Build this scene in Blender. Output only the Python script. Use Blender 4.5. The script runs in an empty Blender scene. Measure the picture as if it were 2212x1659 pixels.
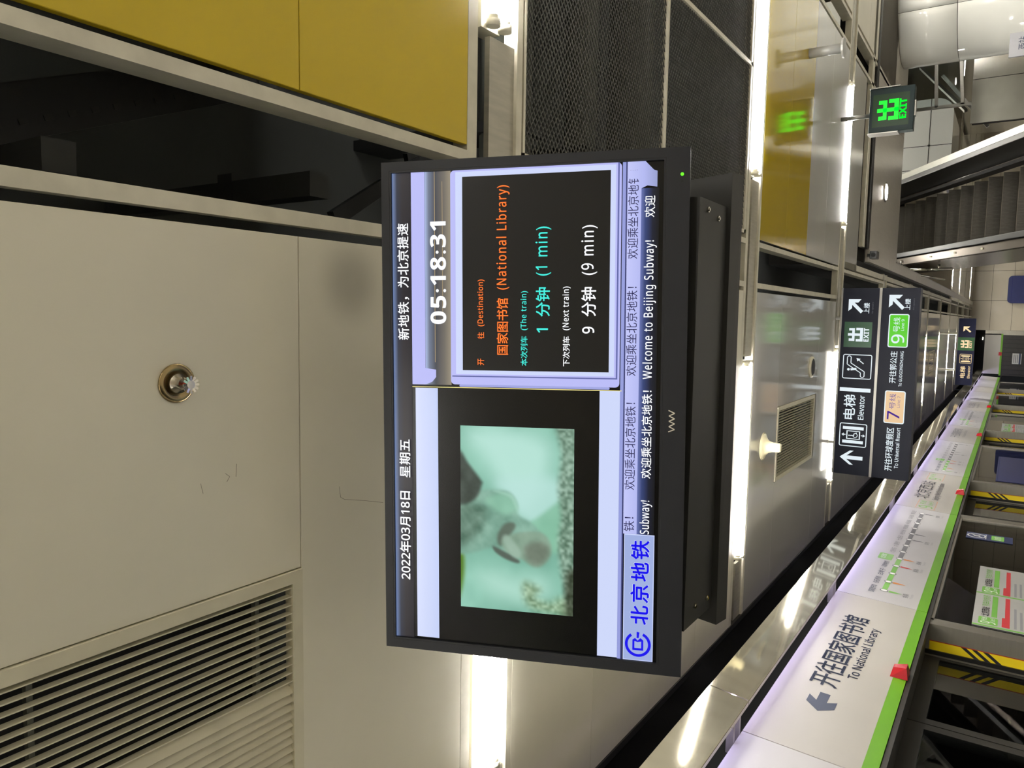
import bpy, bmesh, math, random
from mathutils import Matrix, Vector, Euler
random.seed(7)
scene = bpy.context.scene
COL = scene.collection
CZ = 1.70            # eye height above the platform floor; heights below are given relative to the eye
H = 1.33             # suspended ceiling above the eye
PI = math.pi

# ------------------------------------------------------------------ camera, world, exposure
def camera_basis(yaw, pitch, roll):
    w0 = Vector((math.sin(yaw), math.cos(yaw), 0)); r0 = Vector((math.cos(yaw), -math.sin(yaw), 0)); z = Vector((0, 0, 1))
    w = math.cos(pitch) * w0 + math.sin(pitch) * z
    u = -math.sin(pitch) * w0 + math.cos(pitch) * z
    return math.cos(roll) * r0 + math.sin(roll) * u, -math.sin(roll) * r0 + math.cos(roll) * u, w
_r, _u, _w = camera_basis(-0.1096007, 0.5838060, 0.0777260)
cam = bpy.data.cameras.new('camera'); cam.sensor_fit = 'HORIZONTAL'; cam.sensor_width = 36.0
cam.lens = 1629.83 * 36.0 / 2212.0; cam.clip_start = 0.02; cam.clip_end = 200
camo = bpy.data.objects.new('camera', cam); COL.objects.link(camo)
m = Matrix.Identity(4)
for i, a in enumerate((-_u, _r, -_w)):        # the phone was held sideways: picture right is down in the place
    for j in range(3): m[j][i] = a[j]
m.translation = Vector((0, 0, CZ)); camo.matrix_world = m
scene.camera = camo
world = bpy.data.worlds.new('world'); scene.world = world; world.use_nodes = True
world.node_tree.nodes['Background'].inputs[0].default_value = (0.9, 0.95, 1, 1)
world.node_tree.nodes['Background'].inputs[1].default_value = 0.01
scene.view_settings.view_transform = 'Standard'; scene.view_settings.look = 'None'
scene.view_settings.exposure = 0.0; scene.view_settings.gamma = 1.0; scene.view_settings.use_curve_mapping = False
TUBE = 122.0          # radiance of the fluorescent tubes
SCR = 1.0            # radiance scale of the display

# ------------------------------------------------------------------ materials
def lin(c):
    return tuple(((v / 255.0) / 12.92 if v / 255.0 <= 0.04045 else ((v / 255.0 + 0.055) / 1.055) ** 2.4) for v in c)
MATS = {}
def pm(name, rgb, rough=0.5, metal=0.0, var=0.06, scale=6.0, bump=0.0, spec=0.5, stretch=None, coat=0.0, coatr=0.08):
    if name in MATS: return MATS[name]
    mt = bpy.data.materials.new(name); mt.use_nodes = True; nt = mt.node_tree; b = nt.nodes['Principled BSDF']
    c = lin(rgb)
    tc = nt.nodes.new('ShaderNodeTexCoord'); mp = nt.nodes.new('ShaderNodeMapping')
    nt.links.new(tc.outputs['Object'], mp.inputs[0])
    if stretch: mp.inputs['Scale'].default_value = stretch
    nz = nt.nodes.new('ShaderNodeTexNoise'); nz.inputs['Scale'].default_value = scale; nz.inputs['Detail'].default_value = 5
    nt.links.new(mp.outputs[0], nz.inputs['Vector'])
    rp = nt.nodes.new('ShaderNodeValToRGB'); e = rp.color_ramp.elements
    e[0].position = 0.3; e[1].position = 0.7
    e[0].color = tuple(v * (1 - var) for v in c) + (1,); e[1].color = tuple(min(1, v * (1 + var)) for v in c) + (1,)
    nt.links.new(nz.outputs[0], rp.inputs[0]); nt.links.new(rp.outputs[0], b.inputs['Base Color'])
    b.inputs['Roughness'].default_value = rough; b.inputs['Metallic'].default_value = metal
    b.inputs['Specular IOR Level'].default_value = spec
    if coat: b.inputs['Coat Weight'].default_value = coat; b.inputs['Coat Roughness'].default_value = coatr
    if bump:
        n2 = nt.nodes.new('ShaderNodeTexNoise'); n2.inputs['Scale'].default_value = scale * 12; n2.inputs['Detail'].default_value = 3
        nt.links.new(mp.outputs[0], n2.inputs['Vector'])
        bp = nt.nodes.new('ShaderNodeBump'); bp.inputs['Strength'].default_value = bump; bp.inputs['Distance'].default_value = 0.004
        nt.links.new(n2.outputs[0], bp.inputs['Height']); nt.links.new(bp.outputs[0], b.inputs['Normal'])
    MATS[name] = mt; return mt
def em(name, rgb, s=1.0, rough=0.3, var=0.0, scale=20):
    if name in MATS: return MATS[name]
    mt = bpy.data.materials.new(name); mt.use_nodes = True; nt = mt.node_tree; b = nt.nodes['Principled BSDF']
    c = lin(rgb)
    b.inputs['Base Color'].default_value = (0.006, 0.006, 0.006, 1); b.inputs['Roughness'].default_value = rough; b.inputs['Specular IOR Level'].default_value = 0.22
    b.inputs['Emission Strength'].default_value = s
    b.inputs['Emission Color'].default_value = c + (1,)
    if var:
        nz = nt.nodes.new('ShaderNodeTexNoise'); nz.inputs['Scale'].default_value = scale; nz.inputs['Detail'].default_value = 6
        tc = nt.nodes.new('ShaderNodeTexCoord'); nt.links.new(tc.outputs['Object'], nz.inputs['Vector'])
        rp = nt.nodes.new('ShaderNodeValToRGB'); e = rp.color_ramp.elements; e[0].position = 0.32; e[1].position = 0.68
        e[0].color = tuple(v * (1 - var) for v in c) + (1,); e[1].color = tuple(v * (1 + var) for v in c) + (1,)
        nt.links.new(nz.outputs[0], rp.inputs[0]); nt.links.new(rp.outputs[0], b.inputs['Emission Color'])
    MATS[name] = mt; return mt
def grad(name, stops, axis, lo, hi, s=1.0):
    """screen colour that runs along one local axis of the picture, as the broadcast graphic does"""
    if name in MATS: return MATS[name]
    mt = bpy.data.materials.new(name); mt.use_nodes = True; nt = mt.node_tree; b = nt.nodes['Principled BSDF']
    b.inputs['Base Color'].default_value = (0.006, 0.006, 0.006, 1); b.inputs['Roughness'].default_value = 0.3; b.inputs['Specular IOR Level'].default_value = 0.22
    tc = nt.nodes.new('ShaderNodeTexCoord'); sx = nt.nodes.new('ShaderNodeSeparateXYZ'); mr = nt.nodes.new('ShaderNodeMapRange')
    nt.links.new(tc.outputs['Object'], sx.inputs[0]); nt.links.new(sx.outputs[axis], mr.inputs[0])
    mr.inputs[1].default_value = lo; mr.inputs[2].default_value = hi
    rp = nt.nodes.new('ShaderNodeValToRGB'); els = rp.color_ramp.elements
    while len(els) < len(stops): els.new(0.5)
    for el, (p, c) in zip(els, stops): el.position = p; el.color = lin(c) + (1,)
    nt.links.new(mr.outputs[0], rp.inputs[0]); nt.links.new(rp.outputs[0], b.inputs['Emission Color'])
    b.inputs['Emission Strength'].default_value = s
    MATS[name] = mt; return mt
def glass(name, tint=(0.75, 0.8, 0.8), refl=1.5):
    if name in MATS: return MATS[name]
    mt = bpy.data.materials.new(name); mt.use_nodes = True; nt = mt.node_tree
    out = nt.nodes['Material Output']; nt.nodes.remove(nt.nodes['Principled BSDF'])
    tr = nt.nodes.new('ShaderNodeBsdfTransparent'); tr.inputs[0].default_value = tint + (1,)
    gl = nt.nodes.new('ShaderNodeBsdfGlossy'); gl.inputs['Roughness'].default_value = 0.02
    fr = nt.nodes.new('ShaderNodeFresnel'); fr.inputs[0].default_value = refl
    mx = nt.nodes.new('ShaderNodeMixShader')
    nt.links.new(fr.outputs[0], mx.inputs[0]); nt.links.new(tr.outputs[0], mx.inputs[1]); nt.links.new(gl.outputs[0], mx.inputs[2])
    nt.links.new(mx.outputs[0], out.inputs[0]); MATS[name] = mt; return mt

M_CREAM = pm('cream_enamel_panel', (226, 221, 202), 0.42, 0, 0.035, 2.2, 0.06)
M_CREAM2 = pm('pale_gloss_panel', (188, 186, 180), 0.15, 0, 0.03, 2.0, 0.0, coat=0.3)
M_YEL = pm('yellow_enamel_panel', (202, 176, 14), 0.34, 0, 0.03, 3.0, 0.04)
M_YEL2 = pm('yellow_gloss_panel', (190, 164, 28), 0.09, 0, 0.03, 3.0, coat=0.4)
M_BAR = pm('cream_steel_bar', (212, 207, 188), 0.4, 0, 0.10, 14)
M_CHAN = pm('galvanised_channel', (176, 172, 158), 0.35, 0.35, 0.10, 8, stretch=(8, 1, 1))
M_SLAB = pm('dark_plenum', (40, 42, 40), 0.9, 0, 0.2, 2)
M_DUCT = pm('plenum_duct', (96, 98, 90), 0.7, 0.2, 0.15, 3)
M_POST = pm('dark_grey_post', (32, 33, 31), 0.8, 0, 0.2, 6)  # one even dark grey for the posts and tray slots
M_TRAY = pm('black_cable_tray', (22, 22, 22), 0.6, 0.2, 0.1, 8)
M_BLACK = pm('black_recess', (12, 12, 13), 0.85, 0, 0.15, 4)
M_DARK = pm('dark_trim', (38, 36, 32), 0.5, 0.2, 0.12, 9)
M_WIRE = pm('grey_expanded_metal', (118, 118, 114), 0.5, 0.4, 0.15, 20)
M_SLAT = pm('ivory_grille', (216, 210, 186), 0.4, 0, 0.05, 12)
M_SOFF = pm('satin_soffit_steel', (206, 200, 190), 0.30, 0.25, 0.05, 5, stretch=(14, 1, 1))
M_STEEL = pm('brushed_stainless', (196, 194, 186), 0.17, 1, 0.06, 5, stretch=(1, 14, 1))
M_STEELP = pm('polished_stainless_strip', (196, 190, 172), 0.055, 0.74, 0.12, 3, stretch=(1, 3, 1))
M_STEELR = pm('satin_stainless', (170, 168, 160), 0.3, 1, 0.06, 6, stretch=(10, 1, 1))
M_CHROME = pm('chrome', (214, 210, 200), 0.1, 1, 0.03, 8)
M_WHITE = pm('white_gloss_cladding', (226, 226, 218), 0.12, 0, 0.02, 2, coat=0.4)
M_FLOOR = pm('polished_granite', (176, 172, 164), 0.28, 0, 0.14, 40)
M_WALL = pm('beige_wall_tile', (190, 180, 160), 0.16, 0, 0.04, 2, coat=0.3)
M_TUN = pm('tunnel_concrete', (92, 96, 92), 0.9, 0, 0.25, 1.5)
M_TV = pm('charcoal_plastic', (24, 25, 29), 0.5, 0, 0.06, 30, spec=0.3)
M_TVB = pm('black_steel_housing', (46, 46, 45), 0.5, 0, 0.06, 20, spec=0.3)
M_PLAST = pm('white_plastic', (228, 224, 206), 0.35, 0, 0.03, 12)
M_GREYP = pm('grey_painted_metal', (150, 150, 146), 0.35, 0.1, 0.04, 10)
M_IVORY = pm('ivory_plastic', (198, 190, 156), 0.35, 0, 0.03, 12)
M_HDR = pm('white_header_panel', (168, 164, 156), 0.35, 0, 0.025, 3, spec=0.3)
M_HDR2 = pm('white_map_panel', (176, 174, 174), 0.35, 0, 0.02, 3, spec=0.3)
M_GREEN = pm('green_stripe', (96, 154, 18), 0.35, 0, 0.03, 6)
M_INK = pm('slate_blue_print', (30, 44, 72), 0.6, 0, 0.03, 10)
M_INKG = pm('grey_print', (96, 96, 100), 0.4, 0, 0.03, 10)
M_INKL = pm('light_grey_print', (140, 140, 144), 0.4, 0, 0.03, 10)
M_INKGR = pm('green_print', (112, 176, 70), 0.4, 0, 0.03, 10)
M_INKBK = pm('black_print', (26, 26, 30), 0.4, 0, 0.03, 10)
M_INKRED = pm('red_print', (196, 52, 58), 0.4, 0, 0.03, 10)
M_INKOR = pm('orange_print', (206, 128, 58), 0.4, 0, 0.03, 10)
M_INKW = pm('white_print', (232, 232, 228), 0.4, 0, 0.02, 10)
M_PAPER = pm('poster_paper', (172, 172, 168), 0.35, 0, 0.02, 10)
M_NAVY = pm('navy_blue_sheet', (26, 34, 84), 0.35, 0, 0.10, 5)
M_ALU = pm('door_frame_aluminium', (158, 154, 142), 0.3, 0.75, 0.05, 6, stretch=(1, 1, 10))
M_WARN = pm('warning_yellow', (222, 196, 12), 0.4, 0, 0.03, 10)
M_WRED = pm('warning_red_edge', (150, 32, 24), 0.4, 0, 0.04, 10)
M_STEP = pm('escalator_step_metal', (92, 87, 78), 0.45, 0.4, 0.12, 30)
M_RUBB = pm('black_rubber', (20, 20, 20), 0.3, 0, 0.05, 20)
M_ESCS = pm('dark_stainless', (118, 110, 102), 0.22, 1, 0.05, 5)
M_ESC = pm('escalator_black_panel', (40, 38, 36), 0.35, 0.3, 0.1, 10)
M_SIGN = pm('dark_navy_sign_face', (14, 19, 38), 0.45, 0, 0.05, 10, spec=0.25)
M_SIGNB = pm('blue_sign_face', (30, 38, 88), 0.4, 0, 0.05, 10, spec=0.3)
M_SFRAME = pm('sign_aluminium_rim', (150, 148, 142), 0.35, 0.7, 0.04, 10)
M_GLASS = glass('door_glass', (0.72, 0.78, 0.78), 1.7)
M_GLASS2 = glass('clear_glass', (0.82, 0.86, 0.86), 1.5)
M_TUBE = em('fluorescent_tube', (255, 252, 246), TUBE)
M_LED = em('violet_white_led', (210, 200, 255), 34.0)

# ------------------------------------------------------------------ geometry helpers
def link(name, me, mat, parent=None, loc=(0, 0, 0), rot=(0, 0, 0)):
    o = bpy.data.objects.new(name, me); COL.objects.link(o)
    if mat is not None and me is not None and not me.materials: me.materials.append(mat)
    if parent is None: o.location = (loc[0], loc[1], loc[2] + CZ)
    else: o.parent = parent; o.location = loc
    o.rotation_euler = rot
    return o
def empty(name, loc=(0, 0, 0), rot=(0, 0, 0), parent=None):
    return link(name, None, None, parent, loc, rot)
def tag(o, label, cat, group=None):
    o['label'] = label; o['category'] = cat
    if group: o['group'] = group
    return o
def struct(o, label=None):
    o['kind'] = 'structure'
    if label: o['label'] = label
    return o
class MB:
    def __init__(s): s.v = []; s.f = []
    def box(s, x0, x1, y0, y1, z0, z1):
        n = len(s.v); s.v += [(x0, y0, z0), (x1, y0, z0), (x1, y1, z0), (x0, y1, z0), (x0, y0, z1), (x1, y0, z1), (x1, y1, z1), (x0, y1, z1)]
        s.f += [tuple(n + i for i in q) for q in ((0, 3, 2, 1), (4, 5, 6, 7), (0, 1, 5, 4), (1, 2, 6, 5), (2, 3, 7, 6), (3, 0, 4, 7))]; return s
    def hexa(s, p):
        n = len(s.v); s.v += [tuple(q) for q in p]
        s.f += [tuple(n + i for i in q) for q in ((0, 3, 2, 1), (4, 5, 6, 7), (0, 1, 5, 4), (1, 2, 6, 5), (2, 3, 7, 6), (3, 0, 4, 7))]; return s
    def bar(s, a, b, w, h=None, up=(0, 0, 1)):
        a = Vector(a); b = Vector(b); d = (b - a).normalized(); upv = Vector(up)
        if abs(d.dot(upv)) > 0.95: upv = Vector((1, 0, 0))
        sx = d.cross(upv).normalized(); uz = sx.cross(d).normalized(); h = h or w
        c = [(-1, -1), (1, -1), (1, 1), (-1, 1)]
        return s.hexa([a + sx * w / 2 * i + uz * h / 2 * j for i, j in c] + [b + sx * w / 2 * i + uz * h / 2 * j for i, j in c])
    def tube(s, a, b, r, n=14, r2=None):
        a = Vector(a); b = Vector(b); d = (b - a).normalized(); upv = Vector((0, 0, 1))
        if abs(d.z) > 0.95: upv = Vector((1, 0, 0))
        sx = d.cross(upv).normalized(); uz = sx.cross(d).normalized(); k = len(s.v); r2 = r if r2 is None else r2
        for P, rr in ((a, r), (b, r2)):
            for i in range(n):
                t = 2 * PI * i / n; s.v.append(tuple(P + sx * rr * math.cos(t) + uz * rr * math.sin(t)))
        for i in range(n): s.f.append((k + i, k + (i + 1) % n, k + n + (i + 1) % n, k + n + i))
        s.f.append(tuple(k + i for i in range(n))[::-1]); s.f.append(tuple(k + n + i for i in range(n))); return s
    def prism(s, pts, y0, y1):
        """pts in local x,z extruded along local y"""
        k = len(s.v); n = len(pts)
        s.v += [(p[0], y0, p[1]) for p in pts] + [(p[0], y1, p[1]) for p in pts]
        s.f.append(tuple(range(k, k + n))); s.f.append(tuple(range(k + 2 * n - 1, k + n - 1, -1)))
        for i in range(n): s.f.append((k + i, k + n + i, k + n + (i + 1) % n, k + (i + 1) % n))
        return s
    def lathe(s, prof, c=(0, 0, 0), n=28):
        k = len(s.v)
        for r, z in prof:
            for i in range(n): s.v.append((c[0] + r * math.cos(2 * PI * i / n), c[1] + r * math.sin(2 * PI * i / n), c[2] + z))
        for j in range(len(prof) - 1):
            for i in range(n):
                s.f.append((k + j * n + i, k + j * n + (i + 1) % n, k + (j + 1) * n + (i + 1) % n, k + (j + 1) * n + i))
        s.f.append(tuple(k + i for i in range(n))[::-1]); s.f.append(tuple(k + (len(prof) - 1) * n + i for i in range(n))); return s
    def mesh(s, smooth=False, name='m'):
        me = bpy.data.meshes.new(name); me.from_pydata(s.v, [], s.f)
        bm = bmesh.new(); bm.from_mesh(me); bmesh.ops.recalc_face_normals(bm, faces=bm.faces); bm.to_mesh(me); bm.free()
        if smooth:
            for p in me.polygons: p.use_smooth = len(p.vertices) == 4
        me.update(); return me
    def obj(s, name, mat, parent=None, loc=(0, 0, 0), rot=(0, 0, 0), smooth=False, bevel=0):
        o = link(name, s.mesh(smooth, name), mat, parent, loc, rot)
        if bevel:
            b = o.modifiers.new('bevel', 'BEVEL'); b.width = bevel; b.segments = 2; b.limit_method = 'ANGLE'
        return o
def box(name, mat, x0, x1, y0, y1, z0, z1, parent=None, bevel=0):
    return MB().box(x0, x1, y0, y1, z0, z1).obj(name, mat, parent, bevel=bevel)

# flat print: lettering and marks in the local x-z plane of a face that looks along local -y
LAYER = 0.0006
def flat(name, polys, mat, parent, lay=1):
    m_ = MB(); y = -lay * LAYER
    for pts in polys:
        k = len(m_.v); m_.v += [(p[0], y, p[1]) for p in pts]; m_.f.append(tuple(range(k, k + len(pts))))
    me = bpy.data.meshes.new(name); me.from_pydata(m_.v, [], m_.f); me.update()
    return link(name, me, mat, parent)
def rect(x0, x1, z0, z1): return [(x0, z0), (x1, z0), (x1, z1), (x0, z1)]
def rrect(x0, x1, z0, z1, r, n=5):
    p = []
    for cx, cz, a0 in ((x1 - r, z1 - r, 0), (x0 + r, z1 - r, 90), (x0 + r, z0 + r, 180), (x1 - r, z0 + r, 270)):
        for i in range(n + 1):
            t = math.radians(a0 + 90 * i / n); p.append((cx + r * math.cos(t), cz + r * math.sin(t)))
    return p
def ring_strip(outer, inner):
    n = len(outer); return [[outer[i], outer[(i + 1) % n], inner[(i + 1) % n], inner[i]] for i in range(n)]
def frame_rr(x0, x1, z0, z1, r, w): return ring_strip(rrect(x0, x1, z0, z1, r), rrect(x0 + w, x1 - w, z0 + w, z1 - w, max(r - w, 0.001)))
def disc(cx, cz, r, n=20): return [(cx + r * math.cos(2 * PI * i / n), cz + r * math.sin(2 * PI * i / n)) for i in range(n)]
def arc(cx, cz, r0, r1, a0, a1, n=24):
    out = []
    for i in range(n):
        t0 = math.radians(a0 + (a1 - a0) * i / n); t1 = math.radians(a0 + (a1 - a0) * (i + 1) / n)
        out.append([(cx + r0 * math.cos(t0), cz + r0 * math.sin(t0)), (cx + r1 * math.cos(t0), cz + r1 * math.sin(t0)), (cx + r1 * math.cos(t1), cz + r1 * math.sin(t1)), (cx + r0 * math.cos(t1), cz + r0 * math.sin(t1))])
    return out
def stroke(a, b, w):
    d = Vector((b[0] - a[0], b[1] - a[1])); d.normalize(); n = Vector((-d.y, d.x)) * w / 2
    return [(a[0] + n.x, a[1] + n.y), (b[0] + n.x, b[1] + n.y), (b[0] - n.x, b[1] - n.y), (a[0] - n.x, a[1] - n.y)]
def smooth_closed(pts, n=5):
    out = []; k = len(pts)
    for i in range(k):
        p0, p1, p2, p3 = (Vector(pts[(i + j - 1) % k]) for j in range(4))
        for s_ in range(n):
            t = s_ / n
            q = 0.5 * ((2 * p1) + (-p0 + p2) * t + (2 * p0 - 5 * p1 + 4 * p2 - p3) * t * t + (-p0 + 3 * p1 - 3 * p2 + p3) * t ** 3)
            out.append((q.x, q.y))
    return out
TXT = {}
TSC = bpy.data.scenes.new('type_setting')     # scratch scene in which lettering is turned into outlines
def sans(b, heavy):
    A, a, d = (0x1D5D4, 0x1D5EE, 0x1D7EC) if heavy else (0x1D5A0, 0x1D5BA, 0x1D7E2)
    return ''.join(chr(A + ord(c) - 65) if 'A' <= c <= 'Z' else chr(a + ord(c) - 97) if 'a' <= c <= 'z' else chr(d + ord(c) - 48) if '0' <= c <= '9' else c for c in b)
def text(body, x0, x1, z0, z1, mat, parent, lay=3, bold=0.0, space=1.0, name='lettering'):
    """lettering whose printed outline fills the rectangle x0..x1, z0..z1; bold thickens the strokes"""
    key = (body, bold >= 0.02, space)
    if key not in TXT:
        c = bpy.data.curves.new('t', 'FONT'); c.body = sans(body, bold >= 0.02); c.resolution_u = 3; c.space_character = space
        o = bpy.data.objects.new('t', c); TSC.collection.objects.link(o); TSC.view_layers[0].update()
        me = bpy.data.meshes.new_from_object(o.evaluated_get(TSC.view_layers[0].depsgraph))
        bpy.data.objects.remove(o); bpy.data.curves.remove(c)
        TXT[key] = ([tuple(v.co) for v in me.vertices], [tuple(p.vertices) for p in me.polygons]); bpy.data.meshes.remove(me)
    vs, fs = TXT[key]
    ax = min(v[0] for v in vs); bx = max(v[0] for v in vs); ay = min(v[1] for v in vs); by = max(v[1] for v in vs)
    b = bold if bold < 0.02 else 0.008
    if bold >= 0.02 and any(ord(c) > 0x2e80 for c in body): b = 0.02
    ax -= b; bx += b; ay -= b; by += b
    sx = (x1 - x0) / (bx - ax); sy = (z1 - z0) / (by - ay); y = -lay * LAYER
    V_, F_ = [], []
    for dx, dy in (((0, 0),) if b == 0 else ((-b, 0), (b, 0), (0, b), (0, -b))):
        k = len(V_); V_ += [(x0 + (v[0] + dx - ax) * sx, y, z0 + (v[1] + dy - ay) * sy) for v in vs]; F_ += [tuple(k + q for q in f) for f in fs]
    me = bpy.data.meshes.new(name); me.from_pydata(V_, [], F_); me.update()
    return link(name, me, mat, parent)

# ================================================================== THE SETTING
YB, YE = -6.0, 31.0                      # back and far end of the platform
ROWS = [-3.49, -0.79, 1.90, 4.56, 7.27, 9.97, 12.67, 15.37, 18.07, 20.76, 23.46, 26.16, 28.86]
ESC_Y0, ESC_Y1 = 10.80, 20.2              # opening in the ceiling over the escalator

struct(box('floor', M_FLOOR, -1.80, 8.0, YB, YE, -1.80, -1.70), 'pale polished granite platform floor')
struct(box('floor_bounce_band', pm('dark_bounce_band', (58, 56, 54), 0.35, 0, 0.2, 30), -1.80, -0.95, YB, YE, -1.70, -1.696), 'unseen dark band added along the platform edge to weaken floor bounce')  # unseen strip, added to weaken floor bounce onto the left ceiling
struct(box('wall_back', M_WALL, -5.0, 8.1, YB - 0.1, YB, -1.7, 5.0), 'beige wall behind the photographer')
wr = struct(box('wall_right', M_WALL, 8.0, 8.1, YB, YE, -1.7, 5.0), 'beige tiled wall on the far side of the platform')
struct(box('wall_tunnel', M_TUN, -5.1, -5.0, YB, YE + 3, -3.2, 3.4), 'dark concrete tunnel wall beyond the screen doors')
struct(box('track_bed', M_TUN, -5.0, -2.10, YB, YE + 3, -3.3, -3.2), 'dark concrete track bed')

# ------------------------------------------------------------------ suspended ceiling
ceil = struct(box('ceiling', M_SLAB, -5.0, 0.62, YB, YE, H + 1.05, H + 1.15), 'suspended ceiling of enamel panels, steel bars and dark open slots')
MB().box(0.62, 8.0, YB, ESC_Y0, H + 1.05, H + 1.15).box(0.62, 8.0, ESC_Y1, YE, H + 1.05, H + 1.15).obj('concrete_slab', M_SLAB, ceil).location = (0, 0, 0)
for ch in ceil.children: ch.location = (0, 0, 0)
panel_cache = {}
def panel(x0, x1, y0, y1, mat, name='ceiling_panel', z=H, t=0.018, g=0.0009):
    key = (round(x1 - x0, 3), round(y1 - y0, 3), mat.name, t)
    if key not in panel_cache:
        w, d = (x1 - x0) / 2 - g, (y1 - y0) / 2 - g; b = 0.0012
        mb = MB(); k = 0
        mb.v = [(-w + b, -d + b, 0), (w - b, -d + b, 0), (w - b, d - b, 0), (-w + b, d - b, 0), (-w, -d, b), (w, -d, b), (w, d, b), (-w, d, b), (-w, -d, t), (w, -d, t), (w, d, t), (-w, d, t)]
        mb.f = [(0, 3, 2, 1), (8, 9, 10, 11)] + [(i, (i + 1) % 4, 4 + (i + 1) % 4, 4 + i) for i in range(4)] + [(4 + i, 4 + (i + 1) % 4, 8 + (i + 1) % 4, 8 + i) for i in range(4)]
        me = mb.mesh(name='panel'); me.materials.append(mat); panel_cache[key] = me
    return link(name, panel_cache[key], None, ceil, ((x0 + x1) / 2, (y0 + y1) / 2, z))
def bar(x0, x1, y0, y1, z0, z1, mat=M_BAR, name='ceiling_bar'):
    return box(name, mat, x0, x1, y0, y1, z0, z1, ceil)
ZONES = [(-1.86, 0.165), (0.478, 2.29), (2.60, 4.40), (4.70, 6.50)]
VOIDS = [(0.187, 0.219, 0.434, 0.464), (2.31, 2.34, 2.545, 2.575), (4.42, 4.45, 4.64, 4.67)]
def in_void(x, y): return x > 0.6 and ESC_Y0 - 2.2 < y < ESC_Y1
# cross channels that carry the tube lights
for i, yc in enumerate(ROWS):
    xe = 0.55 if in_void(1.0, yc) else 6.6
    bar(-1.86, xe, yc - 0.150, yc - 0.105, H, H + 0.05)
    for xa, xb in ((-1.86, -1.50), (-0.225, 0.815), (2.085, 3.11), (4.38, 5.41)):      # bare stretches between the lights
        if xa < xe: bar(xa, min(xb, xe), yc - 0.030, yc + 0.100, H + 0.012, H + 0.03, M_CHAN, 'light_channel')
    bar(-1.86, xe, yc + 0.100, yc + 0.130, H, H + 0.05)
edges = [YB] + ROWS + [YE]
for i in range(len(edges) - 1):
    y0 = edges[i] + (0.13 if i else 0); y1 = edges[i + 1] - (0.15 if i < len(edges) - 2 else 0)
    if y1 - y0 < 0.3: continue
    # bars on both sides of the dark slots
    for vi, (a, b, c, d) in enumerate(VOIDS):
        if in_void(b, y0 + 0.2) and vi > 0: continue
        bar(a, b, y0, y1, H, H + 0.030)
        bar(c, d, y0, y1, H, H + 0.075)
    n = max(1, round((y1 - y0) / 0.605)); sp = (y1 - y0) / n
    for zi, (x0, x1) in enumerate(ZONES):
        if in_void(x1, y0 + 0.2): continue
        if zi == 1 and i == 3: continue                      # the open mesh bay is built below
        for j in range(n):
            ya, yb = y0 + sp * j, y0 + sp * (j + 1)
            if i == 2:                                        # the nearest bay: joints as the photo shows them
                q = [y0, 0.52, 1.14, y1] if False else None
            mat = M_CREAM
            if zi == 1 and i <= 2: mat = M_YEL
            if zi == 1 and i == 4: mat = M_YEL2 if j < n / 2 else M_CREAM2
            if zi == 1 and i > 4: mat = M_CREAM2
            if zi == 0 and i >= 4: mat = M_CREAM2
            if zi == 1 and i == 5:
                if ya > 8.0: continue
            if zi == 0 and i == 2:
                continue
            if zi == 0 and i == 4 and ya < 6.6 and yb > 5.2 and j in (1, 2):
                continue
            panel(x0, x1, ya, yb, mat)
# round soft-edged dark patch and scuffs on the cream panels beside the display
dark_patch = M_CREAM.copy(); dark_patch.name = 'cream_panel_with_dark_patch'; nt = dark_patch.node_tree; b_ = nt.nodes['Principled BSDF']; src = b_.inputs['Base Color'].links[0].from_socket
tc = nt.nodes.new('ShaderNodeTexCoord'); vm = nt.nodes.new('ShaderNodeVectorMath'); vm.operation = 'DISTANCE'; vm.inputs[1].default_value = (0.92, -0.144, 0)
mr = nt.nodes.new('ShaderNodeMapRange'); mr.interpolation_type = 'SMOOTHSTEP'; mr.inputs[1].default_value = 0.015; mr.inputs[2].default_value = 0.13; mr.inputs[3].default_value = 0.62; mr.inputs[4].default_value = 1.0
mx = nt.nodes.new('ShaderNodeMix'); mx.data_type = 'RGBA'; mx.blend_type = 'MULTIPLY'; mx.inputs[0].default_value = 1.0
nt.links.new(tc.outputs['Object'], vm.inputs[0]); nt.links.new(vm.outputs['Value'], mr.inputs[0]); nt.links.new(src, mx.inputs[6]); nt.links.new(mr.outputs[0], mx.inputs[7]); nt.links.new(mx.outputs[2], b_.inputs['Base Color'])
M_DARK_PATCH = dark_patch; panel(-1.86, 0.165, 1.14, 1.75, M_DARK_PATCH)
def scuff(pts, w):
    mb_ = MB()
    for a, b in zip(pts[:-1], pts[1:]): mb_.bar((a[0], a[1], H - 0.0003), (b[0], b[1], H - 0.0003), w, 0.0004)
    mb_.obj('scuff_mark', pm('scuff', (150, 140, 122), 0.7, 0, 0.2, 40), ceil)
scuff([(-0.418, 1.258), (-0.445, 1.262), (-0.453, 1.275), (-0.470, 1.345), (-0.488, 1.410)], 0.0010); scuff([(-0.318, 0.972), (-0.345, 0.970)], 0.0010); scuff([(-0.334, 0.945), (-0.342, 0.955), (-0.352, 0.948)], 0.0009); scuff([(-0.345, 0.888), (-0.366, 0.893)], 0.0008)
# nearest left bay, panels cut around the air vent
for ya, yb in ((-0.66, -0.10), (-0.10, 0.52), (0.52, 1.14)):
    if yb < 0:
        panel(-1.86, 0.165, ya, yb, M_CREAM); continue
    panel(-0.585, 0.165, ya, yb, M_CREAM); panel(-1.86, -1.125, ya, yb, M_CREAM)
# bay above the far side of the display, panels cut around the second vent
_a = 4.56 + 0.13; _s = (7.27 - 0.15 - _a) / 4
panel(-0.60, 0.165, _a + _s, _a + 3 * _s, M_CREAM2); panel(-1.86, -1.125, _a + _s, _a + 3 * _s, M_CREAM2)
panel(-1.125, -0.60, _a + _s, 5.30, M_CREAM2)
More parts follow.
